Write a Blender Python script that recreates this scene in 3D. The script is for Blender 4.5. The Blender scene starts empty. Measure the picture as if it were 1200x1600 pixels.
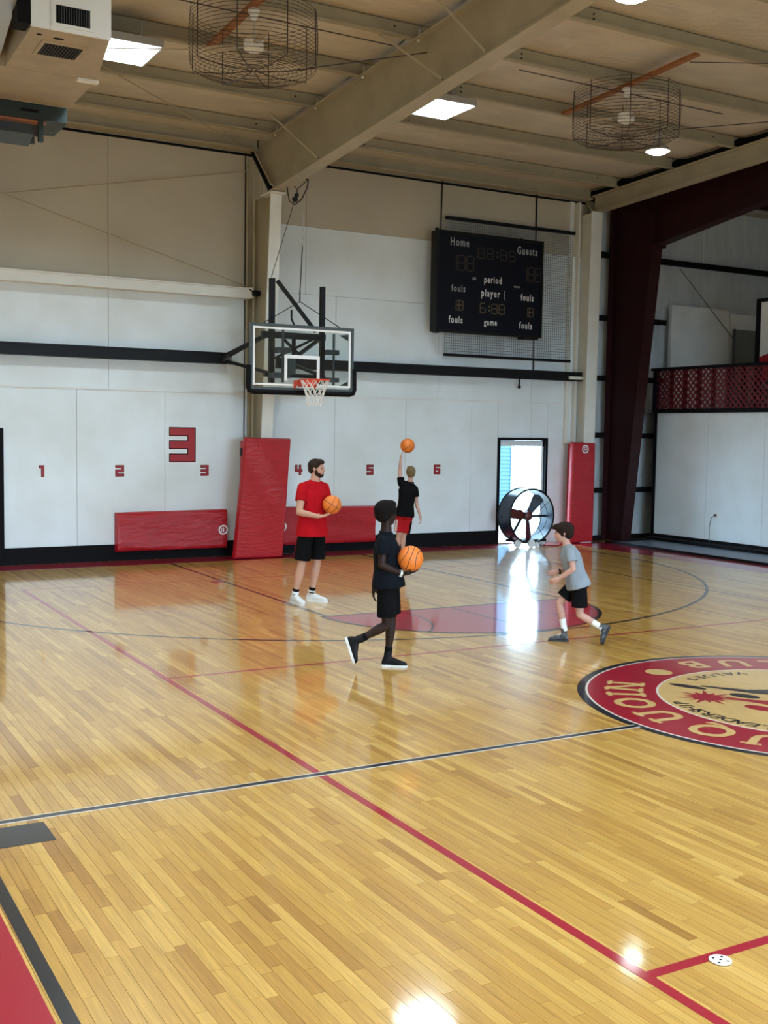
import bpy, bmesh, math, random
from math import pi, sin, cos, radians as rad
from mathutils import Vector as V, Matrix
random.seed(7)
S = bpy.context.scene
COL = S.collection

# ------------------------------------------------------------------ camera
cam = bpy.data.cameras.new('camera'); camo = bpy.data.objects.new('camera', cam); COL.objects.link(camo)
yaw, pitch, roll = 0.513465426, 0.071948580, 0.0151090349
_f = V((sin(yaw)*cos(pitch), cos(yaw)*cos(pitch), -sin(pitch))); _r = V((cos(yaw), -sin(yaw), 0)); _u = _r.cross(_f)
_R = cos(roll)*_r + sin(roll)*_u; _U = -sin(roll)*_r + cos(roll)*_u
mw = Matrix.Identity(4)
for i in range(3): mw[i][0] = _R[i]; mw[i][1] = _U[i]; mw[i][2] = -_f[i]
mw[2][3] = 2.2
camo.matrix_world = mw
cam.sensor_fit = 'VERTICAL'; cam.sensor_height = 24; cam.sensor_width = 24; cam.lens = 1752.139/1600*24
cam.clip_end = 300
S.camera = camo
# ------------------------------------------------------------------ world, sun, exposure
w = bpy.data.worlds.new('sky'); S.world = w; w.use_nodes = True
bg = w.node_tree.nodes['Background']; bg.inputs[0].default_value = (0.50, 0.76, 1, 1); bg.inputs[1].default_value = 20
LAMP = 10.0                # radiance of the lamp lenses
BEAM = 76.0                # watts of each lamp's downward beam
LAMP_COL = (0.80, 0.93, 1.0)
S.view_settings.view_transform = 'Standard'; S.view_settings.look = 'None'
S.view_settings.gamma = 1; S.view_settings.use_curve_mapping = False
S.view_settings.exposure = 0.0
S.cycles.max_bounces = 8; S.cycles.diffuse_bounces = 5; S.cycles.glossy_bounces = 4
S.cycles.transparent_max_bounces = 8
S.cycles.sample_clamp_indirect = 6
S.cycles.use_denoising = True

# ------------------------------------------------------------------ materials
def nt(name):
    m = bpy.data.materials.new(name); m.use_nodes = True
    return m, m.node_tree.nodes, m.node_tree.links, m.node_tree.nodes['Principled BSDF']
def mat(name, c, rough=.5, metal=0, var=0, vscale=3, bump=0, bscale=20, coat=0, spec=.5, emit=None, estr=0, stretch=None, vcol=None, dist=.01):
    m, N, L, b = nt(name)
    b.inputs['Base Color'].default_value = (*c, 1); b.inputs['Roughness'].default_value = rough
    b.inputs['Metallic'].default_value = metal; b.inputs['Coat Weight'].default_value = coat; b.inputs['Coat Roughness'].default_value = .08
    b.inputs['Specular IOR Level'].default_value = spec
    if emit: b.inputs['Emission Color'].default_value = (*emit, 1); b.inputs['Emission Strength'].default_value = estr
    if var or bump:
        g = N.new('ShaderNodeNewGeometry'); mp = N.new('ShaderNodeMapping'); L.new(g.outputs['Position'], mp.inputs[0])
        if stretch: mp.inputs['Scale'].default_value = stretch
    if var:
        t = N.new('ShaderNodeTexNoise'); t.inputs['Scale'].default_value = vscale; t.inputs['Detail'].default_value = 5
        L.new(mp.outputs[0], t.inputs['Vector'])
        mx = N.new('ShaderNodeMix'); mx.data_type = 'RGBA'
        r = N.new('ShaderNodeMapRange'); r.inputs[1].default_value = .38; r.inputs[2].default_value = .68
        L.new(t.outputs[0], r.inputs[0]); L.new(r.outputs[0], mx.inputs[0])
        mx.inputs[6].default_value = (*c, 1); d = vcol or tuple(x*(1-var) for x in c)
        mx.inputs[7].default_value = (*d, 1); L.new(mx.outputs[2], b.inputs['Base Color'])
    if bump:
        t2 = N.new('ShaderNodeTexNoise'); t2.inputs['Scale'].default_value = bscale; t2.inputs['Detail'].default_value = 4
        L.new(mp.outputs[0], t2.inputs['Vector'])
        bp = N.new('ShaderNodeBump'); bp.inputs['Strength'].default_value = bump; bp.inputs['Distance'].default_value = dist
        L.new(t2.outputs[0], bp.inputs['Height']); L.new(bp.outputs[0], b.inputs['Normal'])
    return m
def wood_mat(name, island):
    m, N, L, b = nt(name)
    g = N.new('ShaderNodeNewGeometry'); oi = N.new('ShaderNodeObjectInfo')
    rnd = g.outputs['Random Per Island'] if island else oi.outputs['Random']
    cr = N.new('ShaderNodeValToRGB'); L.new(rnd, cr.inputs[0])
    e = cr.color_ramp.elements
    e[0].position = 0; e[0].color = (.42, .20, .040, 1); e[1].position = 1; e[1].color = (.76, .47, .125, 1)
    for p, c in ((.08, (.53, .28, .058, 1)), (.45, (.61, .345, .075, 1)), (.8, (.68, .40, .095, 1))):
        x = cr.color_ramp.elements.new(p); x.color = c
    # grain, shifted by the plank's own random number
    cx = N.new('ShaderNodeCombineXYZ'); mu = N.new('ShaderNodeMath'); mu.operation = 'MULTIPLY'; mu.inputs[1].default_value = 60
    L.new(rnd, mu.inputs[0]); L.new(mu.outputs[0], cx.inputs[1]); L.new(mu.outputs[0], cx.inputs[0])
    va = N.new('ShaderNodeVectorMath'); va.operation = 'ADD'; L.new(g.outputs['Position'], va.inputs[0]); L.new(cx.outputs[0], va.inputs[1])
    mp = N.new('ShaderNodeMapping'); mp.inputs['Scale'].default_value = (55, 2.6, 1); L.new(va.outputs[0], mp.inputs[0])
    t = N.new('ShaderNodeTexNoise'); t.inputs['Scale'].default_value = 1; t.inputs['Detail'].default_value = 5; t.inputs['Distortion'].default_value = 1.3
    L.new(mp.outputs[0], t.inputs['Vector'])
    r = N.new('ShaderNodeMapRange'); r.inputs[1].default_value = .3; r.inputs[2].default_value = .75; r.inputs[3].default_value = 1.1; r.inputs[4].default_value = .74
    L.new(t.outputs[0], r.inputs[0])
    mx = N.new('ShaderNodeVectorMath'); mx.operation = 'SCALE'; L.new(cr.outputs[0], mx.inputs[0]); L.new(r.outputs[0], mx.inputs[3])
    L.new(mx.outputs[0], b.inputs['Base Color'])
    b.inputs['Roughness'].default_value = .32; b.inputs['Coat Weight'].default_value = 1; b.inputs['Coat Roughness'].default_value = .075
    b.inputs['Coat IOR'].default_value = 1.6
    t2 = N.new('ShaderNodeTexNoise'); t2.inputs['Scale'].default_value = 1; mp2 = N.new('ShaderNodeMapping'); mp2.inputs['Scale'].default_value = (9, 1.6, 1)
    L.new(g.outputs['Position'], mp2.inputs[0]); L.new(mp2.outputs[0], t2.inputs['Vector'])
    bp = N.new('ShaderNodeBump'); bp.inputs['Strength'].default_value = .35; bp.inputs['Distance'].default_value = .0012
    L.new(t2.outputs[0], bp.inputs['Height']); L.new(bp.outputs[0], b.inputs['Coat Normal'])
    return m
def glass_mat(name, c=(.95, .985, .98), k=.13):
    m, N, L, b = nt(name); N.remove(b)
    tr = N.new('ShaderNodeBsdfTransparent'); tr.inputs[0].default_value = (*c, 1)
    gl = N.new('ShaderNodeBsdfGlossy'); gl.inputs['Roughness'].default_value = .02
    f = N.new('ShaderNodeFresnel'); f.inputs[0].default_value = 1.5
    mx = N.new('ShaderNodeMixShader'); L.new(f.outputs[0], mx.inputs[0]); L.new(tr.outputs[0], mx.inputs[1]); L.new(gl.outputs[0], mx.inputs[2])
    L.new(mx.outputs[0], N['Material Output'].inputs[0]); return m
def ball_mat():
    m, N, L, b = nt('basketball_leather')
    tc = N.new('ShaderNodeTexCoord'); sp = N.new('ShaderNodeSeparateXYZ'); L.new(tc.outputs['Object'], sp.inputs[0])
    def M_(op, a, bb=None, clamp=False):
        n = N.new('ShaderNodeMath'); n.operation = op
        for i, x in enumerate((a, bb)):
            if x is None: continue
            if isinstance(x, (int, float)): n.inputs[i].default_value = x
            else: L.new(x, n.inputs[i])
        return n.outputs[0]
    x, y, z = sp.outputs
    a1 = M_('ABSOLUTE', x); a2 = M_('ABSOLUTE', z)
    # curved seams: |z| = c + k*x^2 on each half
    y2 = M_('MULTIPLY', M_('MULTIPLY', y, y), 3.2)
    a3 = M_('ABSOLUTE', M_('SUBTRACT', M_('ABSOLUTE', x), M_('ADD', y2, .045)))
    mn = M_('MINIMUM', M_('MINIMUM', a1, a2), a3)
    s = M_('LESS_THAN', mn, .0034)
    mx = N.new('ShaderNodeMix'); mx.data_type = 'RGBA'; L.new(s, mx.inputs[0])
    mx.inputs[6].default_value = (.78, .20, .025, 1); mx.inputs[7].default_value = (.025, .012, .01, 1)
    L.new(mx.outputs[2], b.inputs['Base Color']); b.inputs['Roughness'].default_value = .5
    v = N.new('ShaderNodeTexVoronoi'); v.inputs['Scale'].default_value = 260; L.new(tc.outputs['Object'], v.inputs[0])
    bp = N.new('ShaderNodeBump'); bp.inputs['Strength'].default_value = .3; bp.inputs['Distance'].default_value = .002
    L.new(v.outputs[0], bp.inputs['Height']); L.new(bp.outputs[0], b.inputs['Normal'])
    return m

MT = dict(
 wood=wood_mat('maple_plank', False), woodi=wood_mat('maple_planks_joined', True),
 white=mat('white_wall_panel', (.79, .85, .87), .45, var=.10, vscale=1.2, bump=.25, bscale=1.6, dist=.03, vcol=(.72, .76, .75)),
 shade_tan=mat('shade_toned_upper_panel', (.52, .455, .34), .5, var=.10, vscale=1.0, bump=.25, bscale=1.6, dist=.03),  # tan tone puts the upper wall's shade into the panel colour
 white2=mat('white_painted_board', (.80, .80, .77), .55, var=.12, vscale=1.5),
 cream=mat('cream_painted_steel', (.40, .345, .23), .5, var=.14, vscale=2),
 colw=mat('white_painted_steel', (.78, .77, .70), .45, var=.08, vscale=3),
 vinyl=mat('vinyl_insulation', (.62, .54, .42), .38, var=.16, vscale=1.3, bump=.6, bscale=5, dist=.02, stretch=(1, 3, 1)),
 black=mat('black_paint', (.004, .004, .005), .7, spec=.15), blackm=mat('black_metal', (.006, .006, .007), .5, spec=.25),
 red=mat('dark_red_steel', (.026, .003, .0045), .5, var=.3, vscale=6, spec=.3),
 mat=mat('red_vinyl_pad', (.44, .007, .015), .38, var=.12, vscale=5, bump=.55, bscale=7, dist=.02, stretch=(1, 1, 3)),
 pred=mat('red_floor_paint', (.38, .008, .028), .3, coat=1), pblack=mat('black_floor_paint', (.012, .014, .02), .3, coat=1),
 pwhite=mat('white_floor_paint', (.82, .76, .68), .3, coat=1), pwood=mat('bare_wood_in_logo', (.78, .52, .2), .3, coat=1, var=.2, vscale=8, stretch=(6, .6, 1)),
 dred=mat('dull_red_paint', (.36, .008, .014), .5), numwhite=mat('white_number_edge', (.88, .88, .86), .5),
 slate=mat('dark_slate_steel', (.06, .075, .08), .4), glass=glass_mat('clear_glass'),
 rim=mat('orange_red_rim', (.75, .06, .02), .35), net=mat('white_net_cord', (.85, .84, .8), .7),
 galv=mat('galvanised_metal', (.55, .55, .53), .35, metal=.6), tan=mat('tan_sheet_metal', (.44, .35, .235), .5, var=.15, vscale=4),
 ductw=mat('white_sheet_metal', (.80, .84, .84), .45), green=mat('dark_green_enamel', (.010, .022, .020), .4), orange=mat('orange_lit_metal', (.5, .18, .07), .4),
 brownw=mat('orange_brown_wood', (.36, .13, .035), .6, var=.3, vscale=9), wire=mat('dark_brown_wire', (.045, .03, .022), .5),
 lens=mat('lit_lamp_lens', (.9, .9, .9), .5, emit=LAMP_COL, estr=LAMP), hidl=mat('lit_round_lamp', (.9, .95, .95), .5, emit=(.80, 1, .98), estr=LAMP*3),
 rubber=mat('grey_rubber_mat', (.10, .13, .17), .35), blue=mat('blue_lap_siding', (.02, .075, .12), .5), conc=mat('pale_concrete', (.5, .5, .48), .8),
 ball=ball_mat(), dial=mat('unlit_digit', (.20, .16, .08), .6), diald=mat('dim_unlit_digit', (.06, .045, .03), .6), scr=mat('scoreboard_face', (.003, .004, .010), .5, spec=.2), txt=mat('scoreboard_lettering', (.72, .74, .76), .5),
 txtd=mat('faded_lettering', (.34, .36, .38), .5),
 mesh=mat('grey_mesh_cord', (.22, .25, .28), .7), fanblue=mat('dark_blue_drum', (.02, .035, .06), .3), fanred=mat('dark_red_motor', (.10, .012, .012), .4),
 plast=mat('white_plastic', (.8, .8, .76), .4), lat=mat('red_lattice', (.13, .006, .014), .5), greyp=mat('grey_brown_board', (.16, .16, .145), .6),
 tyre=mat('wheel_grey', (.7, .72, .72), .5),
)

# ------------------------------------------------------------------ mesh helpers
class MB:
    def __init__(s): s.v = []; s.f = []; s.k = 0
    def add(s, vs, fs):
        n = len(s.v); s.v += [V(p) for p in vs]; s.f += [tuple(i+n for i in f) for f in fs]; return s
    def box(s, c, d, rot=None):
        s.k = (s.k+1) % 5; j = .00007*s.k      # keeps overlapping boxes of one mesh from sharing a face
        c = V(c); x, y, z = (k/2-min(j, k*.1) for k in d)
        P = [V(p) for p in ((-x,-y,-z),(x,-y,-z),(x,y,-z),(-x,y,-z),(-x,-y,z),(x,-y,z),(x,y,z),(-x,y,z))]
        if rot: P = [rot @ p for p in P]
        return s.add([c+p for p in P], [(0,3,2,1),(4,5,6,7),(0,1,5,4),(1,2,6,5),(2,3,7,6),(3,0,4,7)])
    def bb(s, a, b):
        return s.box([(a[i]+b[i])/2 for i in range(3)], [abs(b[i]-a[i]) for i in range(3)])
    def frame_of(s, d, up=None):
        d = V(d).normalized(); up = V(up) if up else (V((0,0,1)) if abs(d.z) < .95 else V((0,1,0)))
        a = d.cross(up).normalized(); b = a.cross(d).normalized(); return a, b
    def bar(s, p, q, w, h, up=None):
        p, q = V(p), V(q); a, b = s.frame_of(q-p, up); a *= w/2; b *= h/2
        vs = [p-a-b, p+a-b, p+a+b, p-a+b, q-a-b, q+a-b, q+a+b, q-a+b]
        return s.add(vs, [(0,1,2,3),(7,6,5,4),(0,4,5,1),(1,5,6,2),(2,6,7,3),(3,7,4,0)])
    def rings(s, R, close=False, caps=True):
        n = len(R[0]); k = len(R); vs = [p for r in R for p in r]; fs = []
        for i in range(k if close else k-1):
            for j in range(n):
                a = i*n+j; b = i*n+(j+1) % n; c = ((i+1) % k)*n+(j+1) % n; d = ((i+1) % k)*n+j
                fs.append((a, b, c, d))
        if caps and not close: fs += [tuple(range(n))[::-1], tuple((k-1)*n+j for j in range(n))]
        return s.add(vs, fs)
    def tube(s, P, r, n=8, close=False, caps=True):
        P = [V(p) for p in P]; R = []; k = len(P); a0 = None
        for i, p in enumerate(P):
            if close: d = P[(i+1) % k]-P[i-1]
            else: d = P[min(i+1, k-1)]-P[max(i-1, 0)]
            d = d.normalized()
            if a0 is None: a, b = s.frame_of(d)
            else:
                a = a0-d*a0.dot(d)
                a = a.normalized() if a.length > 1e-6 else s.frame_of(d)[0]
                b = a.cross(d).normalized()
            a0 = a; rr = r[i] if isinstance(r, (list, tuple)) else r
            R.append([p+a*rr*cos(2*pi*j/n)+b*rr*sin(2*pi*j/n) for j in range(n)])
        return s.rings(R, close, caps)
    def cyl(s, c, r, h, n=20, axis='z', r2=None):
        c = V(c); ax = {'x': V((1,0,0)), 'y': V((0,1,0)), 'z': V((0,0,1))}[axis]; r2 = r if r2 is None else r2
        return s.tube([c, c+ax*h], [r, r2], n)
    def ell(s, c, A, n=16, m=10):
        c = V(c); a, b, u = (V(x) for x in A); R = []
        for i in range(1, m):
            t = pi*i/m; R.append([c+u*cos(t)+(a*cos(2*pi*j/n)+b*sin(2*pi*j/n))*sin(t) for j in range(n)])
        k = len(s.v); s.rings(R, caps=False); s.v += [c+u, c-u]; top = len(s.v)-2; bot = top+1
        for j in range(n):
            s.f.append((top, k+(j+1) % n, k+j)); s.f.append((bot, k+(m-2)*n+j, k+(m-2)*n+(j+1) % n))
        return s
    def sph(s, c, r, n=16, m=10): return s.ell(c, ((r,0,0),(0,r,0),(0,0,r)), n, m)
    def prism(s, poly, o, ax, ay, az, t):   # 2D polygon extruded by t along az
        o, ax, ay, az = V(o), V(ax), V(ay), V(az); n = len(poly)
        a = [o+ax*p[0]+ay*p[1] for p in poly]; b = [p+az*t for p in a]
        return s.add(a+b, [tuple(range(n))[::-1], tuple(range(n, 2*n))]+[(i, (i+1) % n, n+(i+1) % n, n+i) for i in range(n)])
    def build(s, name, m, parent=None, smooth=False, loc=None):
        me = bpy.data.meshes.new(name)
        L = LOC.get(parent.name, V((0,0,0))) if parent else (V(loc) if loc else V((0,0,0)))
        me.from_pydata([p-L for p in s.v], [], s.f)
        bm = bmesh.new(); bm.from_mesh(me); bmesh.ops.recalc_face_normals(bm, faces=bm.faces); bm.to_mesh(me); bm.free()
        me.materials.append(MT[m] if isinstance(m, str) else m)
        if smooth:
            me.polygons.foreach_set('use_smooth', [True]*len(me.polygons))
            me.set_sharp_from_angle(angle=rad(40))
        o = bpy.data.objects.new(name, me); COL.objects.link(o)
        if parent: o.parent = parent
        elif loc: o.location = loc
        LOC[o.name] = L
        return o
LOC = {}
def tag(o, label=None, cat=None, group=None, kind=None):
    if label: o['label'] = label
    if cat: o['category'] = cat
    if group: o['group'] = group
    if kind: o['kind'] = kind
    return o
def thing(name, loc, label, cat, group=None, rz=0):
    o = bpy.data.objects.new(name, None); COL.objects.link(o); o.location = loc; o.rotation_euler = (0, 0, rz); o.empty_display_size = .1
    LOC[o.name] = V(loc) if rz == 0 else V((0,0,0))
    return tag(o, label, cat, group)
def part(root, name, m, mb, smooth=False, label=None): 
    o = mb.build(name, m, root, smooth)
    if label: o['label'] = label
    return o
def copy_tree(o, parent=None):
    c = o.copy(); COL.objects.link(c); c.parent = parent; LOC[c.name] = LOC.get(o.name, V((0,0,0)))
    for ch in list(o.children): copy_tree(ch, c)
    return c
def struct(name, m, mb, label=None):
    o = mb.build(name, m); o['kind'] = 'structure'
    if label: o['label'] = label
    return o
def text_mb(txt, size, o, ax, ay, az=None, t=.0, xs=1.0, bold=0.0, align='LEFT', res=3, fn=None, space=1.0):
    cu = bpy.data.curves.new('t', 'FONT'); cu.body = txt; cu.size = size; cu.align_x = align; cu.offset = bold; cu.resolution_u = res
    cu.space_character = space
    ob = bpy.data.objects.new('t', cu); COL.objects.link(ob)
    dg = bpy.context.evaluated_depsgraph_get(); me = bpy.data.meshes.new_from_object(ob.evaluated_get(dg))
    mb = MB(); o, ax, ay = V(o), V(ax), V(ay)
    P = [(v.co.x*xs, v.co.y) for v in me.vertices]
    mb.add([fn(p) if fn else o+ax*p[0]+ay*p[1] for p in P], [tuple(p.vertices) for p in me.polygons])
    bpy.data.objects.remove(ob); bpy.data.curves.remove(cu); bpy.data.meshes.remove(me)
    return mb

D = 18.2                                   # inner face of the back wall
def zp(Y): return 6.96+.0445*(D-Y)         # underside of the purlins
X1, X2 = 7.6, 14.85                        # steel frames

# ================================================================== SETTING
fl = struct('floor', mat('floor_base_wood', (.60, .35, .09), .3, coat=1, var=.3, vscale=6, stretch=(8, .5, 1)), MB().bb((-3.2, -5.7, -.2), (21.2, 18.55, -.012)))
LOC['floor'] = V((0,0,0))
# --- planks
PW = .0572; LENS = [.30, .46, .62, .84, 1.07, 1.3]; GAP = .0016
planks = []
row = 0; x = -1.0
while x < 15.1:
    y = 1.2-random.random()*.9
    while y < 17.9:
        l = random.choice(LENS); planks.append((x+PW/2, y, l)); y += l
    x += PW; row += 1
def seen(x, y):
    d = V((x, y, -2.2)); c = (d.dot(_R), d.dot(_U), d.dot(_f))
    if c[2] < .5: return None
    px = 600+1752*c[0]/c[2]; py = 800-1752*c[1]/c[2]
    return c[2] if -5 < px < 1205 and py < 1610 else None
vis = sorted((d, i) for i, d in ((i, seen(p[0], p[1]+p[2]/2)) for i, p in enumerate(planks)) if d)
near = set(i for _, i in vis[:300])
pm = {}
for l in LENS:
    mb = MB(); g = GAP/2
    mb.box((0, l/2, -.006), (PW-GAP, l-GAP, .012)); mb.f = mb.f[1:]
    me = bpy.data.meshes.new('plank'); me.from_pydata(mb.v, [], mb.f); me.materials.append(MT['wood']); pm[l] = me
rest = MB(); vs = rest.v
for i, (x, y, l) in enumerate(planks):
    if i in near:
        o = bpy.data.objects.new('plank', pm[l]); o.location = (x, y, -.0002*random.random()); o.rotation_euler = (random.uniform(-.0002, .0002), random.uniform(-.004, .004), 0)
        COL.objects.link(o); o.parent = fl
    else:
        a, b, c, d = x-PW/2+GAP/2, x+PW/2-GAP/2, y+GAP/2, y+l-GAP/2
        t = random.uniform(-.00009, .00009); n = len(vs)
        vs += [V((a, c, -.012)), V((b, c, -.012)), V((b, d, -.012)), V((a, d, -.012)), V((a, c, -.0001+t)), V((b, c, -.0001-t)), V((b, d, -.0001-t)), V((a, d, -.0001+t))]
        rest.f += [tuple(n+k for k in f) for f in ((4,5,6,7),(0,1,5,4),(1,2,6,5),(2,3,7,6),(3,0,4,7))]
o = rest.build('planks', 'woodi', fl); o['kind'] = 'stuff'
# --- painted court lines (thin sheets on the planks)
Z1, Z2, Z3 = .0012, .0020, .0028
def flat(poly, z): return MB().prism(poly, (0,0,z-.0006), (1,0,0), (0,1,0), (0,0,1), .0006)
def rect(x0, y0, x1, y1, z=Z1): return flat([(x0,y0),(x1,y0),(x1,y1),(x0,y1)], z)
def arc_band(cx, cy, r0, r1, a0, a1, z=Z1, n=64):
    mb = MB()
    for i in range(n):
        t0 = rad(a0+(a1-a0)*i/n); t1 = rad(a0+(a1-a0)*(i+1)/n)
        n0 = len(mb.v)
        mb.v += [V((cx+r*cos(t), cy+r*sin(t), z)) for t in (t0, t1) for r in (r0, r1)]
        mb.f.append((n0, n0+1, n0+3, n0+2))
    return mb
def disc(cx, cy, r, z, a0=0, a1=360, n=64):
    pts = [(cx+r*cos(rad(a0+(a1-a0)*i/n)), cy+r*sin(rad(a0+(a1-a0)*i/n))) for i in range(n+(a1-a0 < 360))]
    return flat(pts, z)
P = lambda nm, m, mb, lb=None: part(fl, nm, m, mb, label=lb)
P('painted_border', 'pred', rect(-1.2, 17.5, 15.1, D-.06), 'red painted strip along the back wall')
P('painted_border', 'pred', rect(14.25, 1, 15.1, 17.498), 'red painted strip along the right side of the court')
P('painted_border', 'pred', rect(-1.2, -3, .93, 6.9), 'red painted area at the lower left corner')
P('sideline', 'pblack', rect(.952, -3, 1.012, 17.49), 'black sideline beside the red area')
P('table_mark', 'pblack', rect(.6, 5.93, 1.37, 6.24, Z2), 'black painted block just in front of the halfway line')
P('volleyball_line', 'pred', rect(3.10, -1, 3.155, 15.4), 'long red line running toward the wall')
P('volleyball_line', 'pred', rect(3.156, 15.35, 11.9, 15.38), 'thin red line near the back wall')
P('volleyball_line', 'pred', rect(3.156, 9.385, 14.2, 9.425), 'red line crossing in front of the three point arc')
P('volleyball_line', 'pred', rect(3.156, 3.29, 14.2, 3.345), 'red line branching off at the lower right')
P('volleyball_line', 'pblack', rect(11.87, 1, 11.90, 15.4), 'thin dark line on the right')
P('halfway_line', 'pblack', rect(1.012, 6.305, 5.80, 6.355, Z3)); P('halfway_line_edge', 'pwhite', rect(1.012, 6.292, 5.80, 6.368, Z2))
CX = 7.66
P('three_point_line', 'pblack', arc_band(CX, 15.97, 6.04, 6.09, 180, 360))
P('three_point_line', 'pblack', rect(CX-6.09, 15.97, CX-6.04, 17.49)); P('three_point_line', 'pblack', rect(CX+6.04, 15.97, CX+6.09, 17.49))
P('lane_line', 'pblack', rect(5.87, 11.78, 5.92, 17.49)); P('lane_line', 'pblack', rect(9.40, 11.78, 9.45, 17.49))
P('lane_block', 'pred', rect(5.70, 15.0, 5.865, 15.2))
hc = P('free_throw_circle', 'pred', disc(CX, 11.78, 1.80, Z2, 180, 360), 'red half circle below the free throw line')
part(hc, 'circle_edge', 'pblack', arc_band(CX, 11.78, 1.80, 1.85, 180, 360, Z3))
part(hc, 'circle_edge', 'pblack', rect(CX-1.85, 11.76, CX+1.85, 11.81, Z3))
part(hc, 'seam', 'pblack', rect(CX-.05, 9.98, CX-.02, 11.76, Z3))
part(hc, 'seam', 'pblack', arc_band(CX-2.15, 11.4, 1.36, 1.39, -48, 12, Z3)); part(hc, 'seam', 'pblack', arc_band(CX+2.1, 11.4, 1.36, 1.39, 168, 228, Z3))
# --- centre logo
LX, LY = 7.65, 6.33
lg = P('centre_logo', 'pblack', disc(LX, LY, 1.885, Z1, n=96), 'round red centre circle logo with lettering')
part(lg, 'ring_edge', 'pwhite', disc(LX, LY, 1.815, Z1+.0005, n=96)); part(lg, 'red_ring', 'pred', disc(LX, LY, 1.795, Z1+.001, n=96))
part(lg, 'inner_edge', 'pwhite', disc(LX, LY, 1.215, Z1+.0014, n=72)); part(lg, 'inner_field', 'pwood', disc(LX, LY, 1.195, Z1+.0018, n=72))
def polar_text(root, txt, size, r, deg, tops_out, m, z, xs=1, bold=0, name='letter'):
    a = rad(deg)
    ro = V((cos(a), sin(a), 0)); up = ro if tops_out else -ro; right = V((up.y, -up.x, 0))
    mb = text_mb(txt, size, V((LX, LY, z))+ro*r, right*xs, up, bold=bold, align='CENTER')
    return part(root, name, m, mb)
for ch, dg_ in (('N', 134), ('I', 146), ('O', 158), ('U', 174.5), ('Q', 194), ('U', 211), ('D', 231)):
    polar_text(lg, ch, .46, 1.325, dg_, True, 'pwood', Z3+.0012, .95, .012)
    if ch in 'NIU':
        for dr in ((1.34, 1.62)):
            a = rad(dg_)
            for s_ in ((-.1, .1) if ch != 'I' else (0,)):
                if ch == 'U' and dr < 1.5: continue
                t_ = V((-sin(a), cos(a), 0)); c_ = V((LX, LY, Z3+.0012))+V((cos(a), sin(a), 0))*dr+t_*s_*1.1
                part(lg, 'serif', 'pwood', MB().bar(c_-t_*.075, c_+t_*.075, .035, .0004))
for ch, dg_ in (('B', 82), ('U', 66), ('L', 52), ('C', 38)): polar_text(lg, ch, .42, 1.64, dg_, False, 'pwood', Z3+.0012, 1, .012)
part(lg, 'dot', 'pwood', disc(LX+1.42*cos(rad(104)), LY+1.42*sin(rad(104)), .125, Z3+.0012, n=24)); part(lg, 'dot', 'pwood', disc(LX+1.42*cos(rad(12)), LY+1.42*sin(rad(12)), .125, Z3+.0012, n=24))
W_ = 'LEADERSHIP'
for i, ch in enumerate(W_): polar_text(lg, ch, .165, 1.04, 206-i*5.4 if i < 7 else 206-i*5.4+ (i-6)*.6, True, 'pblack', Z3+.0012, 1.1, .003)
for i, ch in enumerate('VALUES'): polar_text(lg, ch, .15, 1.10, 72.5+i*6.6, False, 'pblack', Z3+.0012, 1.15, .003)
def lell(p, q, wd, m):
    p, q = V((*p, 0)), V((*q, 0)); c = (p+q)/2; a = (q-p)/2; b = V((-a.y, a.x, 0)).normalized()*wd
    pts = [(c+a*cos(t)+b*sin(t)) for t in (2*pi*i/28 for i in range(28))]
    part(lg, 'emblem_piece', m, flat([(p_.x, p_.y) for p_ in pts], Z3+.0016))
lell((7.05, 7.30), (7.19, 6.99), .055, 'pblack'); lell((7.24, 6.78), (7.36, 6.55), .07, 'pblack'); lell((7.04, 6.42), (7.14, 6.16), .075, 'pred')
part(lg, 'emblem_piece', 'pblack', flat([(7.22, 7.10), (7.26, 7.12), (7.50, 6.82), (7.68, 6.74), (7.95, 6.60), (7.95, 6.40), (7.62, 6.52), (7.44, 6.70)], Z3+.0016))
part(lg, 'emblem_piece', 'pred', flat([(7.09, 6.68), (7.12, 6.72), (7.26, 6.52), (7.40, 6.40), (7.46, 6.16), (7.36, 6.10), (7.22, 6.38)], Z3+.0016))
st = []
for i in range(28):
    r_ = (.27 if i % 4 == 0 else .2) if i % 2 == 0 else .115
    st.append((6.97+r_*cos(2*pi*i/28), 6.77+r_*sin(2*pi*i/28)*1.0))
sb_ = MB().prism([(0,0)]+[], (0,0,0), (1,0,0), (0,1,0), (0,0,1), 0) if False else MB()
for i in range(28):
    n = len(sb_.v); a, b = st[i], st[(i+1) % 28]; sb_.v += [V((6.97, 6.77, Z3+.0016)), V((*a, Z3+.0016)), V((*b, Z3+.0016))]; sb_.f.append((n, n+1, n+2))
part(lg, 'starburst', 'pred', sb_)

# --- back wall: backing slab with the door opening, then panels
DX0, DX1, DZ = 12.86, 13.98, 2.06
bw = struct('wall_back', 'white2', MB().bb((-3.2, D+.03, -.1), (DX0, D+.15, 7.4)).bb((DX1, D+.03, -.1), (14.98, D+.15, 7.4)).bb((DX0, D+.03, DZ), (DX1, D+.15, 7.4)))
def pan(x0, z0, x1, z1, m='white'):
    g = .003; part(bw, 'wall_panel', m, MB().bb((x0+g, D, z0+g), (x1-g, D+.03, z1-g)))
xs_ = [-2.76, -1.3, .17, 1.63, 3.10, 4.56, 6.03, 7.5, 7.76, 9.21, 10.70, 12.18]
for a, b in zip(xs_, xs_[1:]): pan(a, .27, b, 2.81)
pan(12.18, .27, DX0-.05, 2.81); pan(DX0-.05, DZ+.05, 13.62, 2.81); pan(13.62, DZ+.05, DX1+.05, 2.81); pan(DX1+.05, 0, 14.98, 2.81)
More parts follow.
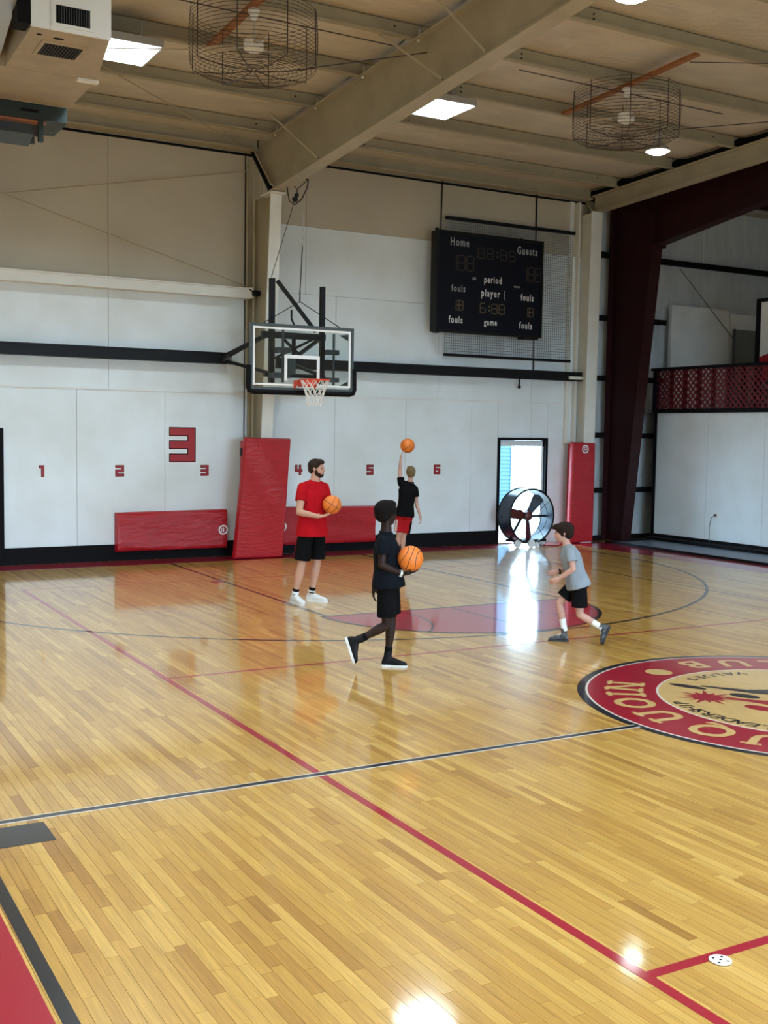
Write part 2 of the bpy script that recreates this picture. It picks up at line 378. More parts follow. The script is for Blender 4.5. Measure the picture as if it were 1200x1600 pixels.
for z0, z1, off in ((2.81, 4.6, 0), (4.6, 6.9, 0)):
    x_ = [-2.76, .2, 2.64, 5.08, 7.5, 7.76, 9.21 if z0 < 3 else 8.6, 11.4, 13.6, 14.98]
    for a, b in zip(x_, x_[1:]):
        if z0 > 4 and a > 7.7: pan(a, 4.6, b, 5.78); pan(a, 5.78, b, z1, 'shade_tan')
        else: pan(a, z0, b, z1, 'white' if z0 < 4 else 'shade_tan')
part(bw, 'black_skirting', 'black', MB().bb((3.3, D-.02, 0), (DX0-.05, D+.03, .268)).bb((-3, D-.02, 0), (3.3, D+.03, .268)))
part(bw, 'ledge', 'white2', MB().bb((-3, D-.012, 2.80), (14.95, D, 2.825)))
# numbers painted on the wall
GL = {'1': [[(.25,1),(.6,1),(.6,0)]], '2': [[(0,1),(1,1),(1,.5),(0,.5),(0,0),(1,0)]], '3': [[(0,1),(1,1),(1,0),(0,0)],[(0,.5),(1,.5)]],
      '4': [[(0,1),(0,.45),(1,.45)],[(.75,1),(.75,0)]], '5': [[(1,1),(0,1),(0,.5),(1,.5),(1,0),(0,0)]], '6': [[(1,1),(0,1),(0,0),(1,0),(1,.5),(0,.5)]]}
def glyph(ch, cx, cz, w_, h_, t_, y):
    mb = MB(); w0, h0 = w_-t_, h_-t_
    return mb, [[(cx-w0/2+p[0]*w0, cz-h0/2+p[1]*h0) for p in st_] for st_ in GL[ch]]
def strokes(mb, pl, t_, y, th=.001):
    for st_ in pl:
        for a, b in zip(st_, st_[1:]):
            y -= .0002; x0, x1 = sorted((a[0], b[0])); z0, z1 = sorted((a[1], b[1])); mb.bb((x0-t_/2, y, z0-t_/2), (x1+t_/2, y-th, z1+t_/2))
    return mb
def wallnum(ch, cx, cz, w_, h_, t_, e1, e2):
    _, pl = glyph(ch, cx, cz, w_, h_, t_, D)
    o = part(bw, 'painted_number', 'dred', strokes(MB(), pl, t_-2*e1, D-.010, .0012), label='red block number %s with a black and white outline' % ch)
    part(o, 'number_outline', 'black', strokes(MB(), pl, t_, D-.0055, .0012)); part(o, 'number_halo', 'numwhite', strokes(MB(), pl, t_+2*e2, D-.001, .0012))
for ch, cx in zip('123456', (4.01, 5.26, 6.73, 8.5, 9.95, 11.41)): wallnum(ch, cx, 1.485, .15, .19, .05, .009, .014)
wallnum('3', 6.335, 1.92, .47, .59, .15, .017, .018)
# door 1 (open, daylight outside)
d1 = struct('door_1', 'black', MB().bb((DX0-.05, D-.03, 0), (DX0, D+.16, DZ+.05)).bb((DX1, D-.03, 0), (DX1+.05, D+.16, DZ+.05)).bb((DX0, D-.03, DZ), (DX1, D+.16, DZ+.05)))
part(d1, 'header', 'ductw', MB().bb((DX0+.005, D+.05, DZ-.12), (DX1-.03, D+.1, DZ-.002))); part(d1, 'jamb', 'ductw', MB().bb((DX1-.05, D+.05, 0), (DX1-.002, D+.12, DZ-.121)))
part(d1, 'threshold', 'galv', MB().bb((DX0, D-.02, 0), (DX1, D+.16, .02)))
# door leaf swung fully open against the outside of the wall
part(d1, 'door_leaf', 'slate', MB().bb((DX1+.06, D+.17, .02), (DX1+1.1, D+.21, DZ)))
# door 2: black frame at the far left
d2 = struct('door_2', 'black', MB().bb((1.9, D-.03, 0), (3.42, D, 2.16))); part(d2, 'door_leaf', 'slate', MB().bb((2.0, D-.045, .02), (3.3, D-.031, 2.06)))
part(d2, 'push_bar', 'galv', MB().bb((2.1, D-.1, .95), (3.2, D-.05, 1.0)))
# --- recessed insulated wall behind the red column and the mezzanine
MT['wvinyl'] = mat('white_vinyl_insulation', (.66, .69, .70), .35, var=.15, vscale=2, bump=.8, bscale=6, dist=.03, stretch=(2, 1, .5))
rw = struct('wall_recess', 'wvinyl', MB().bb((14.98, 18.42, -.1), (21.2, 18.55, 8)))
for X_a, X_b, zs in ((14.98, 17.15, (0.0, 1.0, 2.15, 3.33, 4.57)), (14.98, 21.1, (5.86,))):
    for z in zs: part(rw, 'girt', 'black', MB().bb((X_a, 18.22, z), (X_b, 18.42, z+.035)).bb((X_a, 18.2, z-.02), (X_b, 18.225, z+.09)))
part(rw, 'return_edge', 'white2', MB().bb((14.95, D-.0, -.1), (14.98, 18.42, 7.2)))
part(rw, 'liner_panel', 'white2', MB().bb((17.2, 18.1, 2.7), (18.9, 18.19, 4.98))); part(rw, 'liner_panel', 'white2', MB().bb((18.92, 18.1, 2.7), (21.1, 18.19, 4.9)))
for x_ in (16.2, 18.35, 19.6, 20.8): part(rw, 'panel_joint', 'white2', MB().bb((x_, 18.405, 5.9), (x_+.03, 18.42, 7.9)))
# --- other walls (outside the picture, closing the room)
wr = struct('wall_right', 'white', MB().bb((16.63, -5.7, -.1), (16.75, 17.8, 2.66)))
ys_ = [17.8, 16.35, 14.9, 13.45, 12.0, 10.55, 9.1, 6.65, 4.2, 1.75, -.7, -3.2, -5.6]
for a, b in zip(ys_, ys_[1:]):
    part(wr, 'wall_panel', 'white', MB().bb((16.6, b+.003, .14), (16.63, a-.003, 2.2))); part(wr, 'wall_panel', 'white', MB().bb((16.6, b+.003, 2.206), (16.63, a-.003, 2.66)))
part(wr, 'end_post', 'black', MB().bb((16.58, 17.8, 0), (16.76, 17.88, 2.7)))
ba = struct('baseboard_right', 'black', MB().bb((16.55, -5.6, 0), (16.60, 17.8, .135)))
struct('wall_mezzanine', 'vinyl', MB().bb((21.1, -5.7, -.1), (21.2, 18.5, 8)))
struct('wall_left', 'white2', MB().bb((-3.2, -5.7, -.1), (-3.05, 18.3, 8.4)))
struct('wall_rear', 'white2', MB().bb((-3.2, -5.7, -.1), (2.5, -5.55, 8.6)).bb((11.5, -5.7, -.1), (21.2, -5.55, 8.6)).bb((2.5, -5.7, 4.1), (11.5, -5.55, 8.6)))
# added unseen open doorway behind the camera lets daylight onto the lower walls
struct('added_rear_door', 'slate', MB().bb((2.4, -5.54, 0), (2.5, -5.5, 4.2)).bb((11.5, -5.54, 0), (11.6, -5.5, 4.2)).bb((2.4, -5.54, 4.1), (11.6, -5.2, 4.5)))
tag(struct('added_dark_ground', mat('asphalt', (.05, .05, .052), .9), MB().bb((-60, -90, -.25), (80, -5.7, -.05))), 'added dark asphalt ground outside the added rear doorway')  # added unseen ground, kept dark so little daylight bounces onto the upper wall
struct('floor_mezzanine', 'greyp', MB().bb((16.61, -5.6, 2.67), (21.1, 18.4, 2.73)))
# --- ceiling
PY = [D-.96-1.497*k for k in range(16)]
edges = [18.42]+PY+[-5.6]
def zr(Y): return zp(Y)+.205
ce = struct('ceiling', 'vinyl', MB().add([(-3.2, 18.5, zr(18.5)+.1), (21.2, 18.5, zr(18.5)+.1), (21.2, -5.7, zr(-5.7)+.1), (-3.2, -5.7, zr(-5.7)+.1)]*1+
     [(-3.2, 18.5, zr(18.5)+.2), (21.2, 18.5, zr(18.5)+.2), (21.2, -5.7, zr(-5.7)+.2), (-3.2, -5.7, zr(-5.7)+.2)], [(0,1,2,3),(4,7,6,5),(0,4,5,1),(1,5,6,2),(2,6,7,3),(3,7,4,0)]))
def sag(x0, x1, ya, yb):
    mb = MB(); n, k = 10, max(2, int((x1-x0)/.4)); R = []
    for i in range(n+1):
        t = i/n; y = ya+(yb-ya)*t
        R.append([V((x0+(x1-x0)*j/k, y, zr(y)-.075*sin(pi*t)**.7-.012*sin(j*2.1+i)*sin(pi*t))) for j in range(k+1)])
    for i in range(n):
        for j in range(k):
            a = len(mb.v); mb.v += [R[i][j], R[i][j+1], R[i+1][j+1], R[i+1][j]]; mb.f.append((a, a+1, a+2, a+3))
    return mb
for a, b in zip(edges, edges[1:]):
    for x0, x1 in ((-3.1, X1), (X1, X2), (X2+.02, 21.1)):
        part(ce, 'insulation_panel', 'vinyl', sag(x0, x1, a-.01, b+.01), smooth=True)
def purlin(x0, x1, y, m):
    z = zp(y); t = .012
    mb = MB().bb((x0, y-t/2, z), (x1, y+t/2, z+.2)).bb((x0, y-.075, z), (x1, y+t/2, z+t)).bb((x0, y-.075, z), (x1, y-.065, z+.025)).bb((x0, y-t/2, z+.19), (x1, y+.07, z+.2))
    return mb
for y in PY:
    for x0, x1, m in ((-3.1, X1-.02, 'cream'), (X1+.02, X2-.02, 'cream'), (15.72, 21.1, 'red')):
        p_ = part(ce, 'purlin', m, purlin(x0, x1, y, m))
        if m == 'cream' and y > 2: part(p_, 'bolt', 'blackm', MB().cyl((x1-.5 if x0 > 0 else x1-.35, y-.02, zp(y)+.13), .012, .03, 6, 'y').cyl((x0+1.6, y-.02, zp(y)+.13), .012, .03, 6, 'y').cyl((x0+1.6, y-.02, zp(y)+.07), .012, .03, 6, 'y'))
for x0, x1 in ((-3.1, X1-.02), (X1+.02, X2-.02)):
    part(ce, 'eave_strut', 'cream', MB().bb((x0, D-.18, 6.90), (x1, D-.0, 7.14)).bb((x0, D-.26, 6.90), (x1, D-.18, 6.93)), label='cream eave beam on top of the wall')
part(ce, 'shadow_gap', 'black', MB().bb((-3.1, D-.008, 6.845), (14.95, D+.0, 6.885)))

# ================================================================== STEEL
def girder(name, x, ybot, ztop_f, label, cat, m, fw=.24, y_end=-5.5):
    ys = sorted(set([18.1]+[p[0] for p in ybot]), reverse=True)
    t = thing(name, (x, 17.4, 0), label, cat)
    ys = [p[0] for p in ybot]
    pts = [(p[0], p[1]) for p in ybot]+[(y, ztop_f(y)) for y in (ybot[-1][0], ybot[0][0])]
    part(t, 'web', m, MB().prism(pts, (x-.008, 0, 0), (0,1,0), (0,0,1), (1,0,0), .016))
    mb = MB()
    for a, b in zip(ybot, ybot[1:]): mb.bar((x, a[0], a[1]-.01), (x, b[0]-.02, b[1]-.01), fw, .022, up=(0, 0, 1))
    part(t, 'bottom_flange', m, mb)
    a, b = (ybot[0][0], ztop_f(ybot[0][0])), (ybot[-1][0], ztop_f(ybot[-1][0]))
    part(t, 'top_flange', m, MB().bar((x, a[0], a[1]-.012), (x, b[0], b[1]-.012), fw, .02, up=(0, 0, 1)))
    return t
g1 = girder('steel_rafter', X1, [(17.27, 6.11), (9.42, 6.69), (6.5, 6.86), (-5.5, 7.4)], lambda y: zp(y)-.0, 'deep cream painted steel roof rafter crossing the middle of the ceiling', 'beam', 'cream')
# knee between column and rafter
part(g1, 'knee_plate', 'blackm', MB().bar((X1-.05, 18.12, 6.92), (X1-.05, 17.33, 6.12), .1, .03, up=(0, .7, .7)))
part(g1, 'knee_web', 'cream', MB().prism([(18.15, 6.95), (17.25, 6.11), (17.27, zp(17.3)), (18.15, zp(18.15))], (X1-.007, 0, 0), (0,1,0), (0,0,1), (1,0,0), .014))
part(g1, 'knee_stiffener', 'cream', MB().bar((X1-.1, 18.05, 7.0), (X1-.1, 17.22, 6.2), .03, .03, up=(0, .7, .7)))
for yb, yt in ((15.45, 16.3), (11.99, 12.8), (11.06, 11.5)):
    part(g1, 'flange_brace', 'cream', MB().bar((X1-.11, yb, 6.11+(17.27-yb)*.074+.02), (X1-1.0 if False else X1-.55, yt, zp(yt)+.02), .03, .03))
for y in PY[:6]:
    part(g1, 'bolt_cap', 'plast', MB().sph((X1-.08, y-.12, zp(y)-.03), .018, 8, 6))
g2 = girder('steel_rafter', X2, [(17.9, 6.64), (-5.5, 7.69)], lambda y: zp(y)-.02, 'shallow cream steel rafter at the right end of the white ceiling', 'beam', 'cream', .2)
part(g2, 'end_plate', 'cream', MB().bar((X2, 18.1, 6.9), (X2, 17.85, 6.62), .2, .02, up=(0, .7, .7)))
def column(x, prof, label, m, fw, web_m=None):
    t = thing('steel_column', (x, 18, 0), label, 'column')
    pts = [(D, prof[0][1])]+[(y, z) for y, z in prof]+[(D, prof[-1][1])]
    part(t, 'web', web_m or m, MB().prism(pts, (x-.007, 0, 0), (0,1,0), (0,0,1), (1,0,0), .014))
    mb = MB()
    for a, b in zip(prof, prof[1:]): mb.bar((x, a[0]-.01, a[1]), (x, b[0]-.01, b[1]), fw, .02, up=(0,1,0))
    part(t, 'front_flange', m, mb)
    return t
c1 = column(X1, [(17.74, 0), (17.25, 6.1)], 'white tapered steel column behind the basketball backboard', 'colw', .2, 'cream')
part(c1, 'rear_flange', 'cream', MB().bb((X1-.1, D-.02, 0), (X1+.1, D-.001, 6.8))); part(c1, 'cap_plate', 'colw', MB().bb((X1-.13, 17.15, 6.06), (X1+.13, 17.6, 6.085)))
part(c1, 'conduit', 'cream', MB().tube([(X1-.13, D-.05, 2.9), (X1-.13, D-.05, 6.7)], .018, 8)); part(c1, 'conduit', 'cream', MB().tube([(X1-.07, D-.2, 2.06), (X1-.07, D-.2, 6.5)], .022, 8))
part(c1, 'conduit', 'black', MB().tube([(X1-.16, D-.02, .3), (X1-.16, D-.02, 6.85)], .009, 6))
c2 = column(X2-.08, [(17.82, 0), (17.75, 6.62)], 'white steel column above the narrow red pad at the right', 'colw', .27)
part(c2, 'corner_trim', 'colw', MB().bb((14.42, D-.06, 2.0), (14.52, D, 6.85)).bb((14.62, D-.1, 2.0), (14.66, D, 6.85)))
part(c2, 'cable', 'black', MB().tube([(14.97, 17.86, 2.1), (14.97, 17.86, 6.6)], .01, 6))
c3 = column(15.65, [(17.62, 0), (16.95, 5.93), (16.95, 7.1)], 'dark red tapered steel column at the edge of the court', 'red', .26)
part(c3, 'rear_flange', 'red', MB().bb((15.52, D-.0, 0), (15.78, D+.02, 7.2)))
part(c3, 'splice_plate', 'red', MB().bb((15.5, 16.85, 5.88), (15.8, 17.0, 5.94)))
g3 = girder('steel_rafter', 15.65, [(17.0, 5.93), (14.2, 6.34), (10, 6.95), (-5.5, 7.6)], lambda y: zp(y)+.19, 'dark red steel rafter running from the dark red column', 'beam', 'red', .26)
part(g3, 'closure', 'black', MB().bb((14.96, -5.5, 6.7+.2), (15.1, 18.3, 8.4)))

# --- beams on the back wall
def wbeam(name, x0, x1, z0, z1, y, m, label, lip=True):
    t = thing(name, ((x0+x1)/2, y, z0), label, 'beam')
    part(t, 'beam_body', m, MB().bb((x0, y, z0), (x1, D-.0, z1)))
    if lip: part(t, 'lip', m, MB().bb((x0, y-.02, z1-.02), (x1, y, z1)).bb((x0, y-.02, z0), (x1, y, z0+.02)))
    return t
wbeam('wall_beam', -3, 7.44, 4.42, 4.60, D-.2, 'colw', 'cream box beam high on the wall left of the column')
wbeam('wall_beam', -3, 7.1, 3.30, 3.49, D-.16, 'blackm', 'long black beam on the wall left of the backboard')
t = wbeam('wall_beam', 8.0, 14.75, 3.27, 3.45, D-.16, 'blackm', 'long black beam on the wall right of the backboard')
part(t, 'bracket', 'colw', MB().bb((14.4, D-.24, 3.3), (14.78, D-.17, 3.36)))
part(t, 'hanging_hook', 'blackm', MB().tube([(13.2, D-.14, 3.27), (13.2, D-.14, 3.13)], .02, 6).sph((13.2, D-.14, 3.11), .035, 8, 6))
tk = thing('cable_reel', (7.5, D-.25, 4.5), 'small dark winch at the end of the cream wall beam', 'winch')
part(tk, 'bracket', 'colw', MB().bb((7.44, D-.28, 4.42), (7.495, D-.022, 4.6))); part(tk, 'drum', 'blackm', MB().cyl((7.46, D-.34, 4.5), .05, .12, 12, 'x'))
part(tk, 'handle', 'blackm', MB().tube([(7.4, D-.33, 4.56), (7.46, D-.38, 4.5), (7.5, D-.42, 4.42)], .012, 6))
def rod(name, a, b, r, label, cat='rod', m='cream'):
    return tag(MB().tube([a, b], r, 6).build(name, m, None, True, loc=a), label, cat)
rod('brace_rod', (-1, D-.12, 4.83), (7.45, D-.12, 6.57), .009, 'thin diagonal brace rod rising to the right across the upper left wall', m='tan')
rod('brace_rod', (-1, D-.14, 7.0-.05), (7.48, D-.14, 4.62), .009, 'thin diagonal brace rod falling to the right toward the wall beam', m='tan')
rod('brace_rod', (3.6, 14.9, zp(14.9)-.02), (7.5, 18.1, 6.9), .008, 'thin brace rod under the ceiling ending at the knee of the rafter', m='cream')
rod('brace_rod', (17.3, 18.02, 5.75), (19.55, 18.02, 3.85), .008, 'thin diagonal rod on the wall above the lattice railing', m='slate')

# ================================================================== CEILING THINGS
def lamp(x, y, z=6.86):
    t = thing('ceiling_lamp', (x, y, z), 'x', 'lamp', None)
    part(t, 'housing', 'galv', MB().bb((x-.36, y-.4, z+.005), (x+.36, y+.4, z+.1)))
    ld = bpy.data.lights.new('lamp_beam', 'AREA') if not bpy.data.lights.get('lamp_beam') else bpy.data.lights['lamp_beam']
    ld.shape = 'RECTANGLE'; ld.size = .68; ld.size_y = .78; ld.energy = BEAM; ld.color = LAMP_COL; ld.spread = rad(138)
    lo = bpy.data.objects.new('lamp_beam', ld); COL.objects.link(lo); lo.parent = t; lo.location = (0, 0, -.02)
    for k in range(4): part(t, 'tube_lens', 'lens', MB().bb((x-.34+k*.17, y-.39, z-.01), (x-.185+k*.17, y+.39, z+.004)))
    for dx in (-.2, .2): part(t, 'hanger', 'galv', MB().tube([(x+dx, y, z+.1), (x+dx, y, zr(y)-.08)], .006, 6))
    return t
L0 = lamp(4.17, 14.12); L0['label'] = 'lit rectangular ceiling lamp beside the white duct unit'
def dup(t, dx, label, group=None):
    c = copy_tree(t); c.location = V(t.location)+V(dx); c['label'] = label
    if group: c['group'] = group
    return c
dup(L0, (4.63, 0, 0), 'lit rectangular ceiling lamp right of the deep cream rafter')
for yy in (9.8, 5.5, 1.2, -3.1):
    for xx in (-.4, 4.17, 8.8, 13.1):
        if yy == 9.8 and xx == 8.8: continue
        c = dup(L0, (xx-4.17, yy-14.12, .0445*(14.12-yy)), 'lit rectangular ceiling lamp, %s from the left, %s from the back wall' % ({-.4: 'first', 4.17: 'second', 8.8: 'third', 13.1: 'fourth'}[xx], {9.8: 'second row', 5.5: 'third row', 1.2: 'fourth row', -3.1: 'fifth row'}[yy]), 'rectangular ceiling lamps')
dup(L0, (-.4-4.17, 0, 0), 'lit rectangular ceiling lamp over the left edge of the court')
def hid(x, y, z, label):
    t = thing('round_lamp', (x, y, z), label, 'lamp')
    part(t, 'reflector', 'galv', MB().tube([(x, y, z), (x, y, z+.06), (x, y, z+.14), (x, y, z+.17)], [.2, .17, .08, .05], 20, caps=False), True)
    part(t, 'bulb', 'hidl', MB().ell((x, y, z-.005), ((.15,0,0),(0,.15,0),(0,0,.05)), 16, 8), True)
    part(t, 'ballast', 'galv', MB().cyl((x, y, z+.16), .06, .14, 12))
    part(t, 'stem', 'galv', MB().tube([(x, y, z+.3), (x, y, zr(y)-.08)], .01, 6))
hid(13.08, 14.22, 6.85, 'round lit lamp hanging below the right wire fan cage')
hid(8.5, 9.72, 6.98, 'round lit lamp at the top edge of the picture')

# ceiling fans in wire cages
def fan(x, y):
    zb, zt = 6.46, 7.14
    t = thing('caged_ceiling_fan', (x, y, zb), 'x', 'fan')
    part(t, 'mounting_board', 'brownw', MB().bar((x-.03, y-1.4, zp(y-1.4)-.02), (x-.03, y+1.4, zp(y+1.4)-.02), .1, .04, up=(0,0,1)))
    part(t, 'canopy', 'plast', MB().tube([(x, y, 7.16), (x, y, 7.12), (x, y, 7.03)], [.07, .07, .025], 14), True)
    part(t, 'downrod', 'galv', MB().tube([(x, y, 7.05), (x, y, 6.78)], .011, 8))
    part(t, 'motor', 'plast', MB().tube([(x, y, 6.82), (x, y, 6.80), (x, y, 6.70), (x, y, 6.66)], [.04, .12, .12, .05], 18), True)
    for k in range(3):
        a = rad(20+120*k); d = V((cos(a), sin(a), 0)); s_ = V((-sin(a), cos(a), 0)); c0 = V((x, y, 6.73))
        b_ = part(t, 'blade', 'tan', MB().add([c0+d*.2-s_*.05-V((0,0,.01)), c0+d*.62-s_*.075-V((0,0,.012)), c0+d*.62+s_*.075+V((0,0,.012)), c0+d*.2+s_*.05+V((0,0,.01))]+
             [p+V((0,0,.008)) for p in (c0+d*.2-s_*.05-V((0,0,.01)), c0+d*.62-s_*.075-V((0,0,.012)), c0+d*.62+s_*.075+V((0,0,.012)), c0+d*.2+s_*.05+V((0,0,.01)))], [(3,2,1,0),(4,5,6,7),(0,1,5,4),(1,2,6,5),(2,3,7,6),(3,0,4,7)]))
        part(b_, 'blade_arm', 'galv', MB().bar(c0+d*.1, c0+d*.25, .04, .01))
    R = .745; mb = MB()
    def ring(r, z, w=.0035): mb.tube([(x+r*cos(2*pi*j/36), y+r*sin(2*pi*j/36), z) for j in range(36)], w, 4, close=True)
    for k in range(15):
        u = k/14; ring(R+.02*sin(pi*u), zb+.03+(zt-zb-.05)*u)
    for k in range(12): ring(.08+(R-.08)*k/12, zb-.0-.03*sin(pi*k/12))
    part(t, 'cage_wires', 'wire', mb)
    mb = MB()
    for k in range(8):
        a = rad(8+45*k); d = V((cos(a), sin(a), 0))
        mb.tube([V((x, y, zb-.01))+d*.02, V((x, y, zb-.03))+d*.35, V((x, y, zb))+d*R, V((x, y, zb+.04))+d*(R+.005), V((x, y, zt))+d*R], .0065, 5)
    part(t, 'cage_rib', 'wire', mb)
    part(t, 'support_wire', 'wire', MB().tube([(x-1.9, y, 7.1), (x+1.9, y, 7.08)], .008, 5))
    return t
F1 = fan(5.3, 12.72); F1['label'] = 'ceiling fan in a round wire cage beside the white duct unit, left'
dup(F1, (5.76, -.02, 0), 'ceiling fan in a round wire cage right of the deep cream rafter')
rod('guy_cable', (5.95, 12.9, 6.62), (7.58, 12.5, 7.0), .007, 'dark guy cable from the left fan cage to the deep cream rafter', 'cable', 'wire')
rod('guy_cable', (4.55, 12.9, 6.62), (3.62, 13.35, 6.6), .007, 'pale guy cable from the left fan cage toward the duct unit', 'cable', 'cream')
rod('guy_cable', (10.9, 11.3, 7.12), (14.8, 9.6, 7.25), .006, 'dark cable running from the mounting board toward the upper right corner', 'cable', 'wire')
rod('guy_cable', (11.68, 12.4, 6.6), (14.8, 11.9, 7.15), .007, 'dark guy cable from the right fan cage toward the right rafter', 'cable', 'wire')

# air handling unit, upper left
hv = thing('air_handler', (2.95, 12.6, 6.2), 'white and tan ceiling air duct unit with two dark grilles at the upper left', 'air conditioner')
zc = 6.78
def solid(bot, top): n = len(bot); return MB().add(list(bot)+list(top), [tuple(range(n))[::-1], tuple(range(n, 2*n))]+[(i, (i+1) % n, n+(i+1) % n, n+i) for i in range(n)])
b_ = [(2.54, 11.86, 6.2), (3.33, 11.86, 6.2), (3.58, 13.3, 6.2), (2.56, 13.3, 6.2)]
part(hv, 'casing', 'tan', solid(b_, [(p[0], p[1], 6.9) for p in b_]))
fr = part(hv, 'front_panel', 'ductw', MB().bb((2.53, 11.83, 6.2), (3.34, 11.857, 6.72)))
part(fr, 'panel_seam', 'galv', MB().bb((2.715, 11.826, 6.2), (2.722, 11.83, 6.7)))
def grille(x0, x1, z0, z1, y, root):
    g = part(root, 'grille_frame', 'ductw', MB().bb((x0-.03, y-.015, z0-.03), (x1+.03, y, z0)).bb((x0-.03, y-.015, z1), (x1+.03, y, z1+.03)).bb((x0-.03, y-.015, z0), (x0, y, z1)).bb((x1, y-.015, z0), (x1+.03, y, z1)))
    part(g, 'grille_back', 'black', MB().bb((x0, y-.004, z0), (x1, y-.001, z1)))
    mb = MB(); n = 14
    for k in range(n): mb.bb((x0+(x1-x0)*(k+.35)/n, y-.014, z0), (x0+(x1-x0)*(k+.55)/n, y-.004, z1))
    part(g, 'grille_bars', 'slate', mb)
grille(2.77, 3.12, 6.27, 6.45, 11.83, hv)
gb = part(hv, 'bottom_grille_frame', 'tan', MB().bb((2.72, 12.18, 6.185), (3.2, 12.68, 6.2)))
part(gb, 'grille_back', 'black', MB().bb((2.76, 12.24, 6.182), (3.155, 12.62, 6.1845)))
mb = MB()
for k in range(12): mb.bb((2.77+k*.032, 12.24, 6.176), (2.78+k*.032, 12.62, 6.182))
part(gb, 'grille_bars', 'wire', mb)
b2 = [(2.0, 13.31, 6.2), (3.58, 13.31, 6.2), (3.57, 14.53, 6.19), (2.0, 14.53, 6.19)]
part(hv, 'rear_plenum', 'tan', solid(b2, [(p[0], p[1], 6.85) for p in b2])); part(hv, 'edge_trim', 'plast', MB().bb((3.36, 13.26, 6.17), (3.6, 13.34, 6.2)))
b3 = [(1.3, 11.7, 6.42), (2.38, 11.7, 6.42), (2.50, 13.25, 6.30), (1.3, 13.25, 6.30)]
part(hv, 'side_duct', 'galv', solid(b3, [(p[0], p[1], 7.0) for p in b3])); part(hv, 'gasket', 'black', MB().bb((2.40, 11.84, 6.22), (2.53, 12.1, 7.0)))
part(hv, 'torn_tape', 'black', MB().ell((2.86, 12.08, 6.2), ((.06,0,0),(0,.03,0),(0,0,.008)), 10, 6).ell((2.66, 12.05, 6.2), ((.03,0,0),(0,.025,0),(0,0,.008)), 10, 6))
uh = thing('unit_heater', (3.0, 14.9, 5.98), 'dark green unit heater hanging under the tan duct at the upper left edge', 'heater')
part(uh, 'cabinet', 'green', MB().bb((1.9, 14.56, 6.0), (3.55, 15.3, 6.188)))
part(uh, 'underside', 'orange', MB().bb((1.9, 14.62, 5.975), (3.3, 15.2, 5.999))); part(uh, 'deflector', 'slate', MB().bb((1.9, 14.75, 5.84), (3.28, 14.79, 5.975)).bb((1.9, 15.0, 5.80), (3.24, 15.04, 5.975)))  # orange light on the heater's underside is put into its colour
part(uh, 'name_plate', 'black', MB().bb((2.98, 14.552, 6.08), (3.2, 14.56, 6.11))); part(uh, 'louvre', 'slate', MB().bar((1.9, 14.56, 5.74), (3.1, 14.56, 5.74), .3, .02, up=(0, .3, 1)))
part(uh, 'bracket', 'green', MB().bb((3.2, 14.58, 5.74), (3.26, 14.64, 6.0)))

# conduit on the wall and eave
rod('conduit', (13.62, D-.03, 3.46), (13.60, D-.03, 6.9), .014, 'thin dark vertical conduit behind the scoreboard', 'pipe', 'blackm')
rod('conduit', (11.38, D-.03, 5.9), (11.40, D-.03, 6.9), .012, 'short dark vertical conduit left of the wall net top', 'pipe', 'blackm')

# ================================================================== SAFETY NET AND SCOREBOARD
nt_ = thing('wall_net', (13, D-.06, 3.6), 'grey mesh safety net between two black bars on the wall behind the scoreboard', 'net')
part(nt_, 'top_bar', 'blackm', MB().bb((11.46, D-.12, 6.19), (14.52, D-.06, 6.25))); part(nt_, 'bottom_bar', 'blackm', MB().bb((11.46, D-.12, 3.64), (14.48, D-.06, 3.69)))
mb = MB(); n = 60
for k in range(n+1):
    x_ = 11.48+3.0*k/n; mb.bb((x_-.004, D-.085, 3.69), (x_+.004, D-.08, 6.19))
for k in range(50):
    z_ = 3.69+2.5*k/50; mb.bb((11.48, D-.085, z_-.004), (14.48, D-.08, z_+.004))
o = part(nt_, 'mesh', 'mesh', mb); o['kind'] = 'stuff'
SY = 17.75; SX0, SX1, SZ0, SZ1 = 11.04, 13.46, 4.06, 5.90
sc = thing('scoreboard', (12.25, SY, SZ0), 'black electronic scoreboard with Home and Guests lettering', 'scoreboard')
part(sc, 'case', 'blackm', MB().bb((SX0, SY, SZ0), (SX1, SY+.2, SZ1)))
part(sc, 'face', 'scr', MB().bb((SX0+.04, SY-.006, SZ0+.04), (SX1-.04, SY, SZ1-.04)))
part(sc, 'rim', 'blackm', MB().bb((SX0-.015, SY-.02, SZ0-.01), (SX0+.035, SY, SZ1+.01)).bb((SX1-.035, SY-.02, SZ0-.01), (SX1+.01, SY, SZ1+.01)).bb((SX0, SY-.02, SZ1-.035), (SX1, SY, SZ1+.01)).bb((SX0, SY-.02, SZ0-.01), (SX1, SY, SZ0+.035)))
part(sc, 'hanger', 'blackm', MB().bb((SX0+.02, SY+.05, SZ1), (SX0+.06, SY+.1, SZ1+.05)).bb((12.95, SY+.02, SZ1), (13.0, SY+.1, SZ1+.03)).bb((SX0, SY+.0, SZ0-.03), (SX0+.08, SY+.1, SZ0)).bb((13.05, SY+.0, SZ0-.04), (13.4, SY+.2, SZ0)))
part(sc, 'bracket', 'blackm', MB().bb((SX0+.2, SY+.2, 5.4), (SX0+.26, D, 5.46)).bb((SX1-.3, SY+.2, 5.4), (SX1-.24, D, 5.46)).bb((SX0+.2, SY+.2, 4.3), (SX0+.26, D, 4.36)).bb((SX1-.3, SY+.2, 4.3), (SX1-.24, D, 4.36)))
